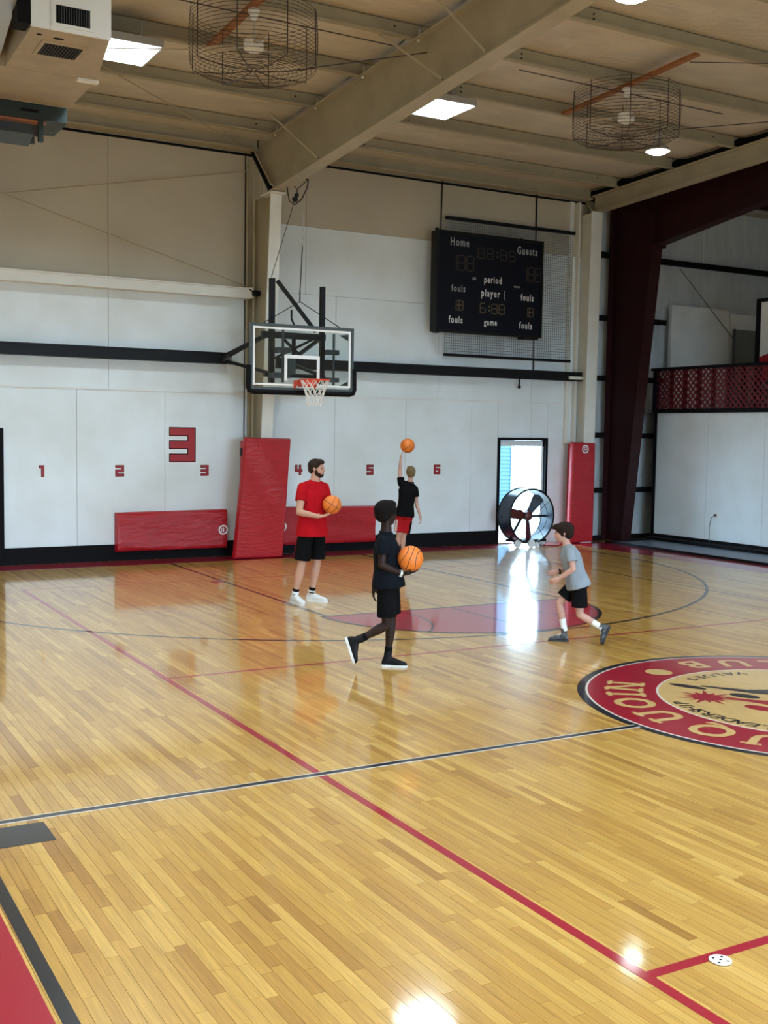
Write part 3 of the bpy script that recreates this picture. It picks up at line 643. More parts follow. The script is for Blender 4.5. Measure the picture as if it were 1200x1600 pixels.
def stext(txt, u, v, h, m='txt', wd=None, xs=.62):   # u across, v down (0..1) of the face; h = letter height
    x_ = SX0+u*(SX1-SX0); z_ = SZ1-v*(SZ1-SZ0)
    part(sc, 'lettering', m, text_mb(txt, h*1.55, (x_, SY-.0075, z_), V((1,0,0)), V((0,0,1)), xs=xs, bold=.0035, space=1.28, align='CENTER', res=2))
stext('Home', .205, .135, .135, 'txtd', xs=.68); stext('Guests', .845, .150, .135, 'txtd', xs=.66)
stext('period', .52, .475, .115, xs=.68); stext('player', .50, .615, .125, xs=.7); stext('|', .632, .615, .125, 'txtd')
for u, v, m in ((.20, .59, 'txtd'), (.18, .905, 'txt'), (.855, .625, 'txt'), (.845, .915, 'txt')): stext('fouls', u, v, .115, m, xs=.7)
stext('game', .505, .905, .105, xs=.72); stext('=', .345, .47, .08, 'txtd', xs=1.2); stext('ooo', .75, .50, .05, 'txtd', xs=.9)
SEG = {'8': 'abcdefg', '1': 'bc', '6': 'acdefg', ':': ''}
def digit(mb, ch, x_, z_, w_, h_, t_):
    y = SY-.0075
    if ch == ':':
        for k in (.3, .7): mb.bb((x_+w_*.2, y, z_+h_*k-t_), (x_+w_*.2+t_*1.5, y-.001, z_+h_*k+t_))
        return
    H_ = lambda zz: [mb.bb((x_+t_+(w_-2*t_)*k/4+.002, y, zz-t_/2), (x_+t_+(w_-2*t_)*(k+.7)/4, y-.001, zz+t_/2)) for k in range(4)]
    Vv = lambda xx, z0, z1: [mb.bb((xx-t_/2, y, z0+(z1-z0)*k/5+.002), (xx+t_/2, y-.001, z0+(z1-z0)*(k+.7)/5)) for k in range(5)]
    s_ = SEG[ch]
    if 'a' in s_: H_(z_+h_)
    if 'g' in s_: H_(z_+h_/2)
    if 'd' in s_: H_(z_)
    if 'f' in s_: Vv(x_, z_+h_/2, z_+h_)
    if 'e' in s_: Vv(x_, z_, z_+h_/2)
    if 'b' in s_: Vv(x_+w_, z_+h_/2, z_+h_)
    if 'c' in s_: Vv(x_+w_, z_, z_+h_/2)
def sdig(txt, u0, v1, w_, h_, t_, step, m='diald'):
    mb = MB(); x_ = SX0+u0*(SX1-SX0); z_ = SZ1-v1*(SZ1-SZ0)
    for ch in txt: digit(mb, ch, x_, z_, w_, h_, t_); x_ += step*(.55 if ch == ':' else 1)
    part(sc, 'digits', m, mb)
sdig('188', .115, .375, .15, .27, .022, .19); sdig('188', .79, .42, .13, .26, .022, .17); sdig('88:88', .375, .235, .14, .19, .02, .2)
sdig('18', .145, .775, .15, .18, .018, .09, 'dial'); sdig('18', .825, .79, .13, .17, .018, .09, 'dial'); sdig('6:88', .405, .785, .12, .18, .018, .17, 'dial')

# ================================================================== BACKBOARD
BY = 16.35
bb = thing('basketball_hoop', (7.65, BY, 2.8), 'glass basketball backboard with black padded bottom, red rim and white net', 'basketball hoop')
BX0, BX1, BZ0, BZ1 = 6.78, 8.60, 2.82, 3.86
part(bb, 'glass', 'glass', MB().bb((BX0+.03, BY+.004, BZ0+.03), (BX1-.03, BY+.014, BZ1-.03)))
part(bb, 'frame', 'slate', MB().bb((BX0, BY-.015, BZ1-.045), (BX1, BY+.035, BZ1)).bb((BX0, BY-.015, BZ0), (BX1, BY+.035, BZ0+.045)).bb((BX0, BY-.015, BZ0), (BX0+.045, BY+.035, BZ1)).bb((BX1-.045, BY-.015, BZ0), (BX1, BY+.035, BZ1)))
part(bb, 'white_border', 'numwhite', MB().bb((BX0+.05, BY-.004, BZ1-.085), (BX1-.05, BY+.003, BZ1-.05)).bb((BX0+.05, BY-.004, BZ0+.075), (BX1-.05, BY+.003, BZ0+.105)).bb((BX0+.05, BY-.004, BZ0+.075), (BX0+.085, BY+.003, BZ1-.05)).bb((BX1-.085, BY-.004, BZ0+.075), (BX1-.05, BY+.003, BZ1-.05)))
part(bb, 'target_square', 'numwhite', MB().bb((7.37, BY-.004, 3.33), (7.99, BY+.003, 3.385)).bb((7.37, BY-.004, 2.98), (7.42, BY+.003, 3.385)).bb((7.94, BY-.004, 2.98), (7.99, BY+.003, 3.385)))
part(bb, 'bottom_padding', 'black', MB().tube([(BX0-.015, BY, 3.2), (BX0-.02, BY, 2.86), (BX0+.0, BY, 2.81), (BX0+.06, BY, 2.79), (BX1-.06, BY, 2.79), (BX1, BY, 2.81), (BX1+.02, BY, 2.86), (BX1+.015, BY, 3.2)], .042, 10), True)
part(bb, 'corner_brace', 'slate', MB().prism([(8.36, 3.74), (8.52, 3.76), (8.52, 3.66)], (0, BY+.03, 0), (1,0,0), (0,0,1), (0,1,0), .02).prism([(8.36, 2.92), (8.52, 3.0), (8.52, 2.91)], (0, BY+.03, 0), (1,0,0), (0,0,1), (0,1,0), .02))
RXc, RYc, RZc = 7.72, 15.96, 2.985
part(bb, 'rim', 'rim', MB().tube([(RXc+.235*cos(2*pi*j/32), RYc+.235*sin(2*pi*j/32), RZc) for j in range(32)], .0115, 8, close=True), True)
part(bb, 'rim_bracket', 'rim', MB().bb((RXc-.11, RYc+.21, RZc-.10), (RXc+.11, BY-.004, RZc+.012)).prism([(0, 0), (.2, 0), (.2, -.14)], (RXc-.19, RYc+.18, RZc), (0,1,0), (0,0,1), (1,0,0), .02).prism([(0, 0), (.2, 0), (.2, -.14)], (RXc+.17, RYc+.18, RZc), (0,1,0), (0,0,1), (1,0,0), .02))
mb = MB(); nn = 12; lv = [(0, .228), (.10, .19), (.19, .155), (.27, .13), (.34, .125), (.41, .13)]
for k in range(nn):
    for sg in (1, -1):
        pts = []
        for i, (dz, r_) in enumerate(lv):
            a = 2*pi*(k+sg*.5*i)/nn; pts.append((RXc+r_*cos(a), RYc+r_*sin(a), RZc-dz))
        mb.tube(pts, .0055, 4)
part(bb, 'net', 'net', mb)
# mounting frame behind the glass
FY = 16.62
part(bb, 'upright', 'blackm', MB().bb((7.23, FY-.03, 2.95), (7.31, FY+.05, 4.60))); part(bb, 'upright', 'blackm', MB().bb((8.13, FY-.03, 2.95), (8.20, FY+.05, 4.53)))
part(bb, 'diagonal', 'blackm', MB().bar((7.37, FY+.03, 4.57), (8.06, FY+.03, 3.80), .05, .06, up=(0,1,0)))
part(bb, 'cross_bar', 'blackm', MB().bb((7.1, FY-.02, 3.66), (8.22, FY+.06, 3.76))); part(bb, 'cross_bar', 'blackm', MB().bb((7.15, FY-.02, 3.04), (8.22, FY+.06, 3.10)))
part(bb, 'cross_brace', 'blackm', MB().bar((7.33, FY+.02, 3.34), (8.1, FY+.02, 3.72), .035, .05, up=(0,1,0))); part(bb, 'cross_brace', 'blackm', MB().bar((7.38, FY+.02, 3.74), (7.9, FY+.02, 3.3), .035, .05, up=(0,1,0)))
part(bb, 'centre_post', 'blackm', MB().bb((7.64, FY, 3.06), (7.69, FY+.05, 3.7)))
part(bb, 'adjuster_rod', 'slate', MB().tube([(7.38, BY+.08, 2.95), (7.38, BY+.08, 3.80)], .022, 8).tube([(8.28, BY+.08, 2.93), (8.28, BY+.08, 3.76)], .02, 8))
part(bb, 'clamp', 'slate', MB().bb((7.28, BY+.03, 3.42), (7.50, FY, 3.50)).bb((7.2, BY+.03, 3.02), (7.5, FY, 3.10)).bb((8.14, BY+.03, 3.42), (8.36, BY+.12, 3.50)).bb((8.14, BY+.03, 2.98), (8.36, BY+.12, 3.05)))
part(bb, 'rear_box', 'slate', MB().bb((7.44, BY+.07, 3.09), (7.6, FY, 3.34)))
part(bb, 'support_arm', 'blackm', MB().bar((7.2, FY+.05, 3.7), (6.95, 17.95, 3.40), .06, .06).bar((7.25, FY+.05, 3.1), (6.95, 17.95, 3.36), .05, .05).bar((8.16, FY+.05, 3.1), (8.2, 18.0, 3.36), .05, .05).bar((8.16, FY+.05, 3.7), (8.2, 18.0, 3.38), .05, .05))
part(bb, 'wall_bracket', 'galv', MB().bb((7.1, 17.9, 3.28), (7.2, 18.05, 3.5)))
part(bb, 'strut', 'blackm', MB().bar((7.2, FY, 3.72), (6.72, 17.0, 3.38), .045, .05).bar((6.72, 17.0, 3.38), (6.95, 17.9, 3.36), .045, .05))
ch = thing('hoop_chain', (7.7, 16.5, 3.9), 'dark hanging chain and yoke holding the backboard', 'chain')
part(ch, 'chain_line', 'blackm', MB().tube([(7.76, 16.55, 5.15), (7.70, 16.5, 4.42)], .009, 6)); part(ch, 'yoke', 'blackm', MB().tube([(6.98, FY, 3.80), (7.70, 16.5, 4.25), (8.38, 16.42, 3.87)], .008, 6).tube([(7.70, 16.5, 4.42), (7.70, 16.5, 4.25)], .012, 6))
mb = MB()
for k in range(8):
    z_ = 5.15+k*.07; mb.tube([(7.76+.018*cos(t)*(k % 2), 16.55+.018*cos(t)*(1-k % 2), z_+.04*sin(t)) for t in (2*pi*i/8 for i in range(8))], .005, 4, close=True)
part(ch, 'chain_links', 'galv', mb); part(ch, 'hook', 'blackm', MB().tube([(7.6, 16.6, 4.12), (7.6, 16.6, 3.98), (7.66, 16.6, 3.86)], .018, 6))
mb2 = MB().tube([(7.79, 16.55, 5.7), (7.72, 16.5, 5.68)], .006, 4).tube([(7.72, 16.6, 5.95), (7.74, 16.55, 5.7)], .005, 4)
pu = thing('pulley', (7.8, 16.85, 5.85), 'dark cable pulley hanging under the deep cream rafter', 'pulley')
part(pu, 'cable_loop', 'wire', MB().tube([(7.62, 16.9, 7.0), (7.63, 16.9, 6.15), (7.68, 16.9, 5.9), (7.78, 16.9, 5.85), (7.90, 16.9, 5.95), (8.0, 16.9, 6.15), (8.02, 16.9, 6.28)], .012, 6))
part(pu, 'cable_yoke', 'wire', MB().tube([(7.64, 16.9, 6.25), (7.82, 16.9, 6.10), (8.0, 16.9, 6.27)], .01, 6).tube([(7.82, 16.9, 6.1), (7.82, 16.9, 5.95)], .012, 6))
part(pu, 'wheel', 'blackm', MB().cyl((7.77, 16.86, 5.93), .045, .04, 14, 'y').cyl((7.80, 16.86, 6.0), .035, .04, 12, 'y')); part(pu, 'mounting_rod', 'blackm', MB().tube([(8.02, 16.9, 6.28), (7.72, 16.9, 6.3)], .01, 6))
rod('guide_cable', (7.75, 16.85, 5.9), (7.27, 16.66, 4.62), .006, 'thin cable from the pulley down to the hoop frame', 'cable', 'wire')

# ================================================================== PADS
def pad(name, poly, y, th, label, group=None, slant=0, bumps=.012, nx=10, nz=24, cat='pad'):
    # poly: bottom-left, bottom-right, top-right, top-left in (x, z)
    t = thing(name, ((poly[0][0]+poly[1][0])/2, y, poly[0][1]), label, cat, group)
    rnd = random.Random(label); ph = [(rnd.uniform(0, 6), rnd.uniform(3, 9), rnd.uniform(5, 16)) for _ in range(4)]
    def at(u, v):
        a = V((*poly[0], 0)).lerp(V((*poly[1], 0)), u); b = V((*poly[3], 0)).lerp(V((*poly[2], 0)), u); return a.lerp(b, v)
    R = []
    def f_(u, v, s_):
        e = min(u, 1-u)*(poly[1][0]-poly[0][0]); ez = min(v, 1-v)*(poly[3][1]-poly[0][1]); r_ = .03
        k = 1
        for q in (e, ez):
            if q < r_: k *= math.sqrt(max(0, 1-(1-q/r_)**2))*.85+.15
        w_ = sum(math.sin(p0+u*a_+v*b_) for p0, a_, b_ in ph)/4
        return y-s_*(th*k) - bumps*w_*k
    mb = MB(); nu, nv = nx*2, nz*2
    us = [0, .012, .03]+[i/nu for i in range(1, nu)]+[.97, .988, 1]; us = sorted(set(round(x, 4) for x in us))
    vs_ = sorted(set(round(x, 4) for x in [0, .008, .02]+[i/nv for i in range(1, nv)]+[.98, .992, 1]))
    G = [[(lambda p: V((p.x, f_(u, v, 1), p.y)))(at(u, v)) for u in us] for v in vs_]
    W2 = len(us); flatv = [p for r_ in G for p in r_]; n0 = len(flatv)
    mb.v = flatv[:]; mb.f = [(i*W2+j, i*W2+j+1, (i+1)*W2+j+1, (i+1)*W2+j) for i in range(len(vs_)-1) for j in range(W2-1)]
    rim_ = [j for j in range(W2)]+[i*W2+W2-1 for i in range(1, len(vs_))]+[(len(vs_)-1)*W2+j for j in range(W2-2, -1, -1)]+[i*W2 for i in range(len(vs_)-2, 0, -1)]
    for i in rim_: mb.v.append(V((flatv[i].x, y, flatv[i].z)))
    m_ = len(rim_)
    mb.f += [(rim_[i], n0+i, n0+(i+1) % m_, rim_[(i+1) % m_]) for i in range(m_)]; mb.f.append(tuple(n0+i for i in range(m_)))
    for p in mb.v: p.y -= slant*(p.z-poly[0][1])
    part(t, 'pad_cover', 'mat', mb, True)
    return t
def emblem(root, cx, cz, y, r_, bars):
    mb = MB(); n = 28
    for i in range(n):
        a0, a1 = 2*pi*i/n, 2*pi*(i+1)/n; k = len(mb.v)
        mb.v += [V((cx+q*cos(a), y, cz+q*sin(a))) for a in (a0, a1) for q in (r_*.72, r_)]; mb.f.append((k, k+1, k+3, k+2))
    for b_ in bars: mb.bb((cx+b_[0]*r_, y, cz+b_[1]*r_), (cx+b_[2]*r_, y-.001, cz+b_[3]*r_))
    part(root, 'round_emblem', 'numwhite', mb, label='white ring emblem')
pc = pad('column_pad', [(7.05, .0), (7.955, .0), (8.0, 2.055), (7.165, 2.065)], 17.72, .1, 'tall red padded mat strapped to the column below the hoop', slant=.1, bumps=.02)
part(pc, 'side_flap', 'mat', MB().bb((7.3, 17.73, .02), (7.35, 18.0, 2.0)).bb((7.88, 17.73, .02), (7.93, 18.1, 2.03)))
part(pc, 'strap', 'blackm', MB().bb((7.14, 17.56, 1.75), (7.2, 17.62, 1.88)))
pa = pad('wall_pad', [(5.17, .15), (7.12, .15), (7.12, .82), (5.17, .80)], D-.02, .11, 'long low red wall pad left of the column pad', nx=24, nz=8)
emblem(pa, 7.02, .47, D-.145, .085, [(-.12, -.5, .12, .5), (-.38, -.4, -.26, .4), (.26, -.4, .38, .4)])
pb = pad('wall_pad', [(8.0, .15), (10.04, .15), (10.04, .82), (8.0, .84)], D-.02, .11, 'long low red wall pad right of the column pad, behind the man', nx=24, nz=8)
emblem(pb, 8.12, .49, D-.145, .09, [(-.12, -.5, .12, .5)])
pr = pad('column_pad', [(14.30, .0), (14.93, .0), (14.93, 2.04), (14.34, 2.04)], 17.85, .09, 'narrow tall red pad at the right corner with a round emblem near its top', bumps=.012)
part(pr, 'side_flap', 'mat', MB().bb((14.48, 17.85, .02), (14.52, 18.1, 2.0)).bb((14.88, 17.85, .02), (14.92, 18.1, 2.0)))
emblem(pr, 14.64, 1.9, 17.735, .085, [(-.55, -.12, .55, .14), (-.3, .3, .3, .42), (-.3, -.42, .3, -.3)])

# ================================================================== DRUM FAN
FXc, FYc, FZc, FR = 13.13, 17.55, .60, .525
df = thing('drum_fan', (FXc, 17.7, 0), 'large black drum fan on small wheels standing in the open doorway', 'fan')
mb = MB(); n = 48
R = []
for yy, rr in ((17.45, FR), (17.45, FR-.012), (17.83, FR-.012), (17.83, FR)):
    R.append([V((FXc+rr*cos(2*pi*j/n), yy, FZc+rr*sin(2*pi*j/n))) for j in range(n)])
mb.rings(R, close=True, caps=False); part(df, 'drum', 'fanblue', mb, True)
for yy in (17.45, 17.83): part(df, 'rim_ring', 'blackm', MB().tube([(FXc+FR*cos(2*pi*j/n), yy, FZc+FR*sin(2*pi*j/n)) for j in range(n)], .018, 8, close=True), True)
part(df, 'hub', 'fanred', MB().tube([(FXc, 17.52, FZc), (FXc, 17.55, FZc), (FXc, 17.66, FZc), (FXc, 17.68, FZc)], [.05, .09, .09, .04], 18), True)
part(df, 'motor', 'fanred', MB().cyl((FXc-.14, 17.66, FZc+.02), .1, .16, 16, 'y'))
for k, (ang, m_) in enumerate(((52, 'fanblue'), (172, 'fanred'), (275, 'fanred'))):
    a = rad(ang); d = V((cos(a), 0, sin(a))); s_ = V((-sin(a), 0, cos(a))); c0 = V((FXc, 17.6, FZc)); yv = V((0, 1, 0))
    q = [c0+d*.07-s_*.05-yv*.02, c0+d*.45-s_*.10-yv*.05, c0+d*.49+s_*.03+yv*.0, c0+d*.43+s_*.11+yv*.05, c0+d*.07+s_*.05+yv*.02]
    part(df, 'blade', m_, MB().add(q+[p+yv*.008 for p in q], [(4,3,2,1,0), (5,6,7,8,9)]+[(i, (i+1) % 5, 5+(i+1) % 5, 5+i) for i in range(5)]))
mb = MB()
for rr in (.18, .36): mb.tube([(FXc+rr*cos(2*pi*j/32), 17.44, FZc+rr*sin(2*pi*j/32)) for j in range(32)], .005, 5, close=True)
for k in range(4):
    a = rad(35+90*k); mb.tube([(FXc+.03*cos(a), 17.44, FZc+.03*sin(a)), (FXc+FR*cos(a), 17.44, FZc+FR*sin(a))], .005, 5)
part(df, 'guard_wire', 'blackm', mb)
part(df, 'motor_bracket', 'blackm', MB().bar((FXc-FR, 17.72, FZc-.02), (FXc+FR, 17.72, FZc-.02), .05, .04).bar((FXc-.3, 17.72, FZc-.42), (FXc-.05, 17.72, FZc-.05), .03, .04))
part(df, 'base_frame', 'blackm', MB().bb((FXc-.36, 17.5, .10), (FXc+.4, 17.55, .14)).bb((FXc-.36, 17.75, .10), (FXc+.4, 17.8, .14)).bb((FXc-.36, 17.5, .10), (FXc-.32, 17.8, .14)).bb((FXc+.36, 17.5, .10), (FXc+.4, 17.8, .14)))
for wx, wy, r_ in ((-.30, 17.47, .075), (-.02, 17.40, .075), (.12, 17.42, .05), (.38, 17.6, .075)):
    wh = part(df, 'wheel', 'tyre', MB().cyl((FXc+wx, wy, r_), r_, .04, 18, 'y'), label='pale caster wheel')
    part(wh, 'tread', 'blackm', MB().tube([(FXc+wx+r_*.93*cos(2*pi*j/20), wy+.02, r_+r_*.93*sin(2*pi*j/20)) for j in range(20)], r_*.12, 6, close=True))
    part(wh, 'axle_fork', 'blackm', MB().bb((FXc+wx-.012, wy+.04, r_), (FXc+wx+.012, wy+.1, .13)))
cr = tag(MB().tube([(13.45, 17.5, .03), (13.6, 17.4, .012), (13.8, 17.45, .012), (13.95, 17.6, .012), (14.15, 17.7, .012)], .012, 6).build('power_cord', 'dred', None, True, loc=(13.6, 17.4, .012)), 'short red cord lying beside the drum fan', 'cord')

# ================================================================== RIGHT SIDE
rm = thing('rubber_mat', (15.8, 10, 0), 'long grey rubber mat with a black raised edge along the right wall', 'mat')
part(rm, 'mat_surface', 'rubber', MB().bb((15.16, 2, .0015), (16.50, 17.55, .02))); part(rm, 'mat_edge', 'black', MB().bb((15.10, 2, .0015), (15.16, 17.6, .045)).bb((15.10, 17.55, .0015), (16.34, 17.6, .04)))
part(rm, 'raised_ledge', 'black', MB().bb((16.35, 2, .0205), (16.54, 17.78, .08)))
ra = thing('lattice_railing', (16.6, 14, 2.7), 'dark red lattice railing along the edge of the upper level', 'railing')
part(ra, 'top_rail', 'black', MB().bb((16.52, 4, 3.545), (16.66, 17.95, 3.60))); part(ra, 'bottom_rail', 'black', MB().bb((16.55, 4, 2.67), (16.66, 17.9, 2.75)))
part(ra, 'end_post', 'black', MB().bb((16.54, 17.82, 2.7), (16.66, 17.9, 3.56)))
y_ = 17.46
while y_ > 4.2: part(ra, 'baluster', 'red', MB().bb((16.63, y_-.045, 2.74), (16.67, y_+.045, 3.55))); y_ -= .387
mb = MB(); z0, z1 = 2.75, 3.545; h = z1-z0; y_ = 3.3
while y_ < 17.9:
    for sg, xo in ((1, 16.585), (-1, 16.597)):
        ya, yb = (y_, y_+h) if sg > 0 else (y_+h, y_)
        za, zb = z0, z1
        # clip to 4..17.82
        def cl(ya, za, yb, zb):
            lo, hi = 4.0, 17.82
            def f(y): return za+(zb-za)*(y-ya)/(yb-ya)
            a, b = (ya, za), (yb, zb)
            a = (min(max(a[0], lo), hi), f(min(max(a[0], lo), hi))); b = (min(max(b[0], lo), hi), f(min(max(b[0], lo), hi))); return a, b
        a, b = cl(ya, za, yb, zb)
        if abs(a[0]-b[0]) > .02: mb.bar((xo, a[0], a[1]), (xo, b[0], b[1]), .034, .007, up=(1, 0, 0))
    y_ += .135
o = part(ra, 'lattice_slats', 'lat', mb); o['kind'] = 'stuff'
fb = thing('framed_board', (17.5, 15.1, 3.6), 'black framed white board with red at its bottom behind the railing', 'board')
part(fb, 'board_panel', 'white2', MB().bb((17.49, 14.3, 3.3), (17.52, 15.95, 4.88))); part(fb, 'frame', 'black', MB().bb((17.46, 15.92, 3.2), (17.54, 16.02, 4.93)).bb((17.46, 14.2, 4.86), (17.54, 16.02, 4.93)).bb((17.46, 14.2, 3.2), (17.54, 14.3, 4.93)))
part(fb, 'red_band', 'dred', MB().prism([(15.92, 3.3), (15.92, 3.78), (15.7, 3.84), (15.3, 3.86), (14.8, 3.82), (14.3, 3.7), (14.3, 3.3)], (17.484, 0, 0), (0,1,0), (0,0,1), (1,0,0), .006))
part(fb, 'stand_leg', 'black', MB().bb((17.46, 15.94, 2.74), (17.54, 16.0, 3.2)).bb((17.46, 14.22, 2.74), (17.54, 14.28, 3.2)))
gx = thing('grey_sheet', (19.5, 18.0, 2.74), 'dark grey sheet above the lattice railing', 'sheet')  # plain grey sheet fills the dark area above the railing
part(gx, 'sheet_face', 'greyp', MB().bb((18.95, 17.95, 2.74), (20.6, 18.0, 4.55))); part(gx, 'sheet_edge', 'slate', MB().bb((18.93, 17.94, 2.74), (18.95, 18.01, 4.56)))
ou = thing('wall_outlet', (16.58, 16.06, .64), 'small white wall outlet with a hanging cord on the lower right wall', 'outlet')
part(ou, 'cover_plate', 'plast', MB().bb((16.588, 15.99, .58), (16.6, 16.09, .70))); part(ou, 'plug', 'black', MB().bb((16.56, 16.04, .62), (16.588, 16.08, .66)))
part(ou, 'cord', 'greyp', MB().tube([(16.56, 16.06, .63), (16.54, 16.13, .58), (16.53, 16.16, .4), (16.53, 16.15, .1)], .007, 6))
fc = thing('floor_cap', (3.5, 3.27, .003), 'small round white floor cap with dark screw holes by the red line', 'cover plate')
part(fc, 'plate', 'plast', MB().cyl((3.5, 3.27, .0035), .048, .003, 28))
for k in range(5):
    rr = .03 if k < 4 else 0; a = pi/2*k+.6; part(fc, 'screw_hole', 'black', MB().cyl((3.5+rr*cos(a), 3.27+rr*sin(a), .0065), .006, .0006, 10))

# ================================================================== OUTSIDE THE DOOR
tag(struct('ground_outside', 'conc', MB().bb((-5, D+.16, -.25), (60, 70, -.03))), 'pale paved ground outside the open door')
sh = thing('blue_building', (14.5, 24.3, 0), 'blue sided building seen through the open door', 'building')
part(sh, 'wall', 'blue', MB().bb((9, 24.02, -.1), (17.34, 28, 5)))
for k in range(46): part(sh, 'siding_board', 'blue', MB().add([(9, 24.0, .1*k), (17.34, 24.0, .1*k), (17.34, 24.02, .1*k+.1), (9, 24.02, .1*k+.1), (9, 24.03, .1*k), (17.34, 24.03, .1*k)], [(0,1,2,3), (0,4,5,1), (0,3,4), (1,5,2)]))
part(sh, 'corner_board', 'ductw', MB().bb((17.34, 23.98, -.05), (17.42, 28, 5)))

# ================================================================== PEOPLE
def remesh(name, mb, m, parent, vox, smooth=6, extra=None):
    me = bpy.data.meshes.new(name); me.from_pydata(mb.v, [], mb.f)
    bm = bmesh.new(); bm.from_mesh(me)
    bmesh.ops.triangulate(bm, faces=[f for f in bm.faces if len(f.verts) > 4]); bm.to_mesh(me); bm.free()
    o = bpy.data.objects.new(name, me); COL.objects.link(o)
    # every closed piece must wind outward
    bm = bmesh.new(); bm.from_mesh(me); bmesh.ops.recalc_face_normals(bm, faces=bm.faces); bm.to_mesh(me); bm.free()
    r = o.modifiers.new('r', 'REMESH'); r.mode = 'VOXEL'; r.voxel_size = vox; r.use_smooth_shade = True
    if smooth:
        s_ = o.modifiers.new('s', 'SMOOTH'); s_.factor = .5; s_.iterations = smooth
    dg = bpy.context.evaluated_depsgraph_get(); new = bpy.data.meshes.new_from_object(o.evaluated_get(dg))
    o.modifiers.clear(); o.data = new; bpy.data.meshes.remove(me)
    new.materials.clear(); new.materials.append(m); new.polygons.foreach_set('use_smooth', [True]*len(new.polygons))
    o.parent = parent; return o
def cap(mb, P, r, n=14):          # rounded limb
    mb.tube(P, r, n)
    for p, q in ((P[0], r[0]), (P[-1], r[-1])): mb.sph(p, q*.995, n, 8)
def hand(mb, wr, d, nrm, size, curl, spread=.12, side=1):
    wr, d, nrm = V(wr), V(d).normalized(), V(nrm); nrm = (nrm-d*nrm.dot(d)).normalized(); l = d.cross(nrm).normalized()*side
    pl = size*.5
    R = []
    for t_, w_, th in ((-.12, .14, .11), (.1, .17, .12), (.45, .22, .12), (.85, .235, .10), (1.0, .21, .07)):
        c = wr+d*pl*t_; R.append([c+l*size*w_*cos(2*pi*j/14)+nrm*size*th*sin(2*pi*j/14) for j in range(14)])
    mb.rings(R)
    for k, (off, ln) in enumerate(((-.165, .37), (-.055, .45), (.055, .47), (.165, .42))):
        b0 = wr+d*pl*.9+l*size*off; dd = (d+l*off*spread*6).normalized(); pts = [b0]; ang = 0
        for s_, fr_ in enumerate((.45, .32, .25)):
            ang += curl*(.6, 1, .8)[s_]; v_ = dd*cos(ang)+nrm*sin(ang); pts.append(pts[-1]+v_*size*ln*fr_*1.1)
        cap(mb, pts, [size*.052, size*.05, size*.046, size*.038], 10)
    b0 = wr+d*pl*.2+l*size*.14
    t1 = (d*.55+l*.75+nrm*.3).normalized(); t2 = (d*.8+l*.35+nrm*.45).normalized()
    cap(mb, [b0, b0+t1*size*.24, b0+t1*size*.24+t2*size*.2], [size*.07, size*.058, size*.045], 10)
def shoe(root, ank, heel, toe, up, L, m_up, m_sole, smat=None):
    heel, toe, up, ank = V(heel), V(toe), V(up).normalized(), V(ank); d = (toe-heel).normalized(); up = (up-d*up.dot(d)).normalized(); s_ = d.cross(up)
    mb = MB(); R = []
    for t_, w_, h_ in ((.0, .03, .05), (.04, .036, .085), (.15, .04, .105), (.32, .038, .105), (.5, .043, .085), (.7, .048, .062), (.86, .045, .05), (.96, .032, .038), (1, .012, .022)):
        k = L/.29; c = heel+d*L*t_; r_ = []
        for j in range(16):
            a = 2*pi*j/16; x_, z_ = cos(a), sin(a)
            x_ = math.copysign(abs(x_)**.75, x_); z_ = math.copysign(abs(z_)**.75, z_)
            r_.append(c+s_*w_*k*x_+up*(h_*k*.5*(1+z_)+.014*k))
        R.append(r_)
    mb.rings(R)
    base = heel+d*L*.2+up*.07*L/.29; top = ank+(ank-base).normalized()*.01
    mb.tube([base, base.lerp(top, .6), top], [.04*L/.29, .046*L/.29, .047*L/.29], 14)
    o = remesh('shoe', mb, m_up, root, .007, 3)
    ms = MB(); R = []
    for t_, w_ in ((-.015, .02), (.02, .036), (.15, .042), (.35, .036), (.5, .041), (.7, .050), (.86, .047), (.97, .034), (1.015, .014)):
        c = heel+d*L*t_; k = L/.29; tz = .026*k if t_ < .9 else .02*k
        R.append([c+s_*w_*k, c-s_*w_*k, c-s_*w_*k*1.02+up*tz, c+s_*w_*k*1.02+up*tz])
    ms.rings(R); me_o = ms.build('sole', m_sole); me_o.parent = o; me_o.matrix_parent_inverse = Matrix.Identity(4)
    # laces / tongue
    ml = MB()
    for q in (.38, .46, .54): ml.bar(heel+d*L*q+up*(.105-(q-.32)*.13)*L/.29-s_*.026*L/.29+up*.012, heel+d*L*q+up*(.105-(q-.32)*.13)*L/.29+s_*.026*L/.29+up*.012, .009, .006)
    lo = ml.build('laces', smat or m_up); lo.parent = o
    return o
def cloth(name, c, var=.15): return mat(name, c, .85, var=var, vscale=9, bump=.5, bscale=14, dist=.02, stretch=(1, 1, .6), spec=.1)
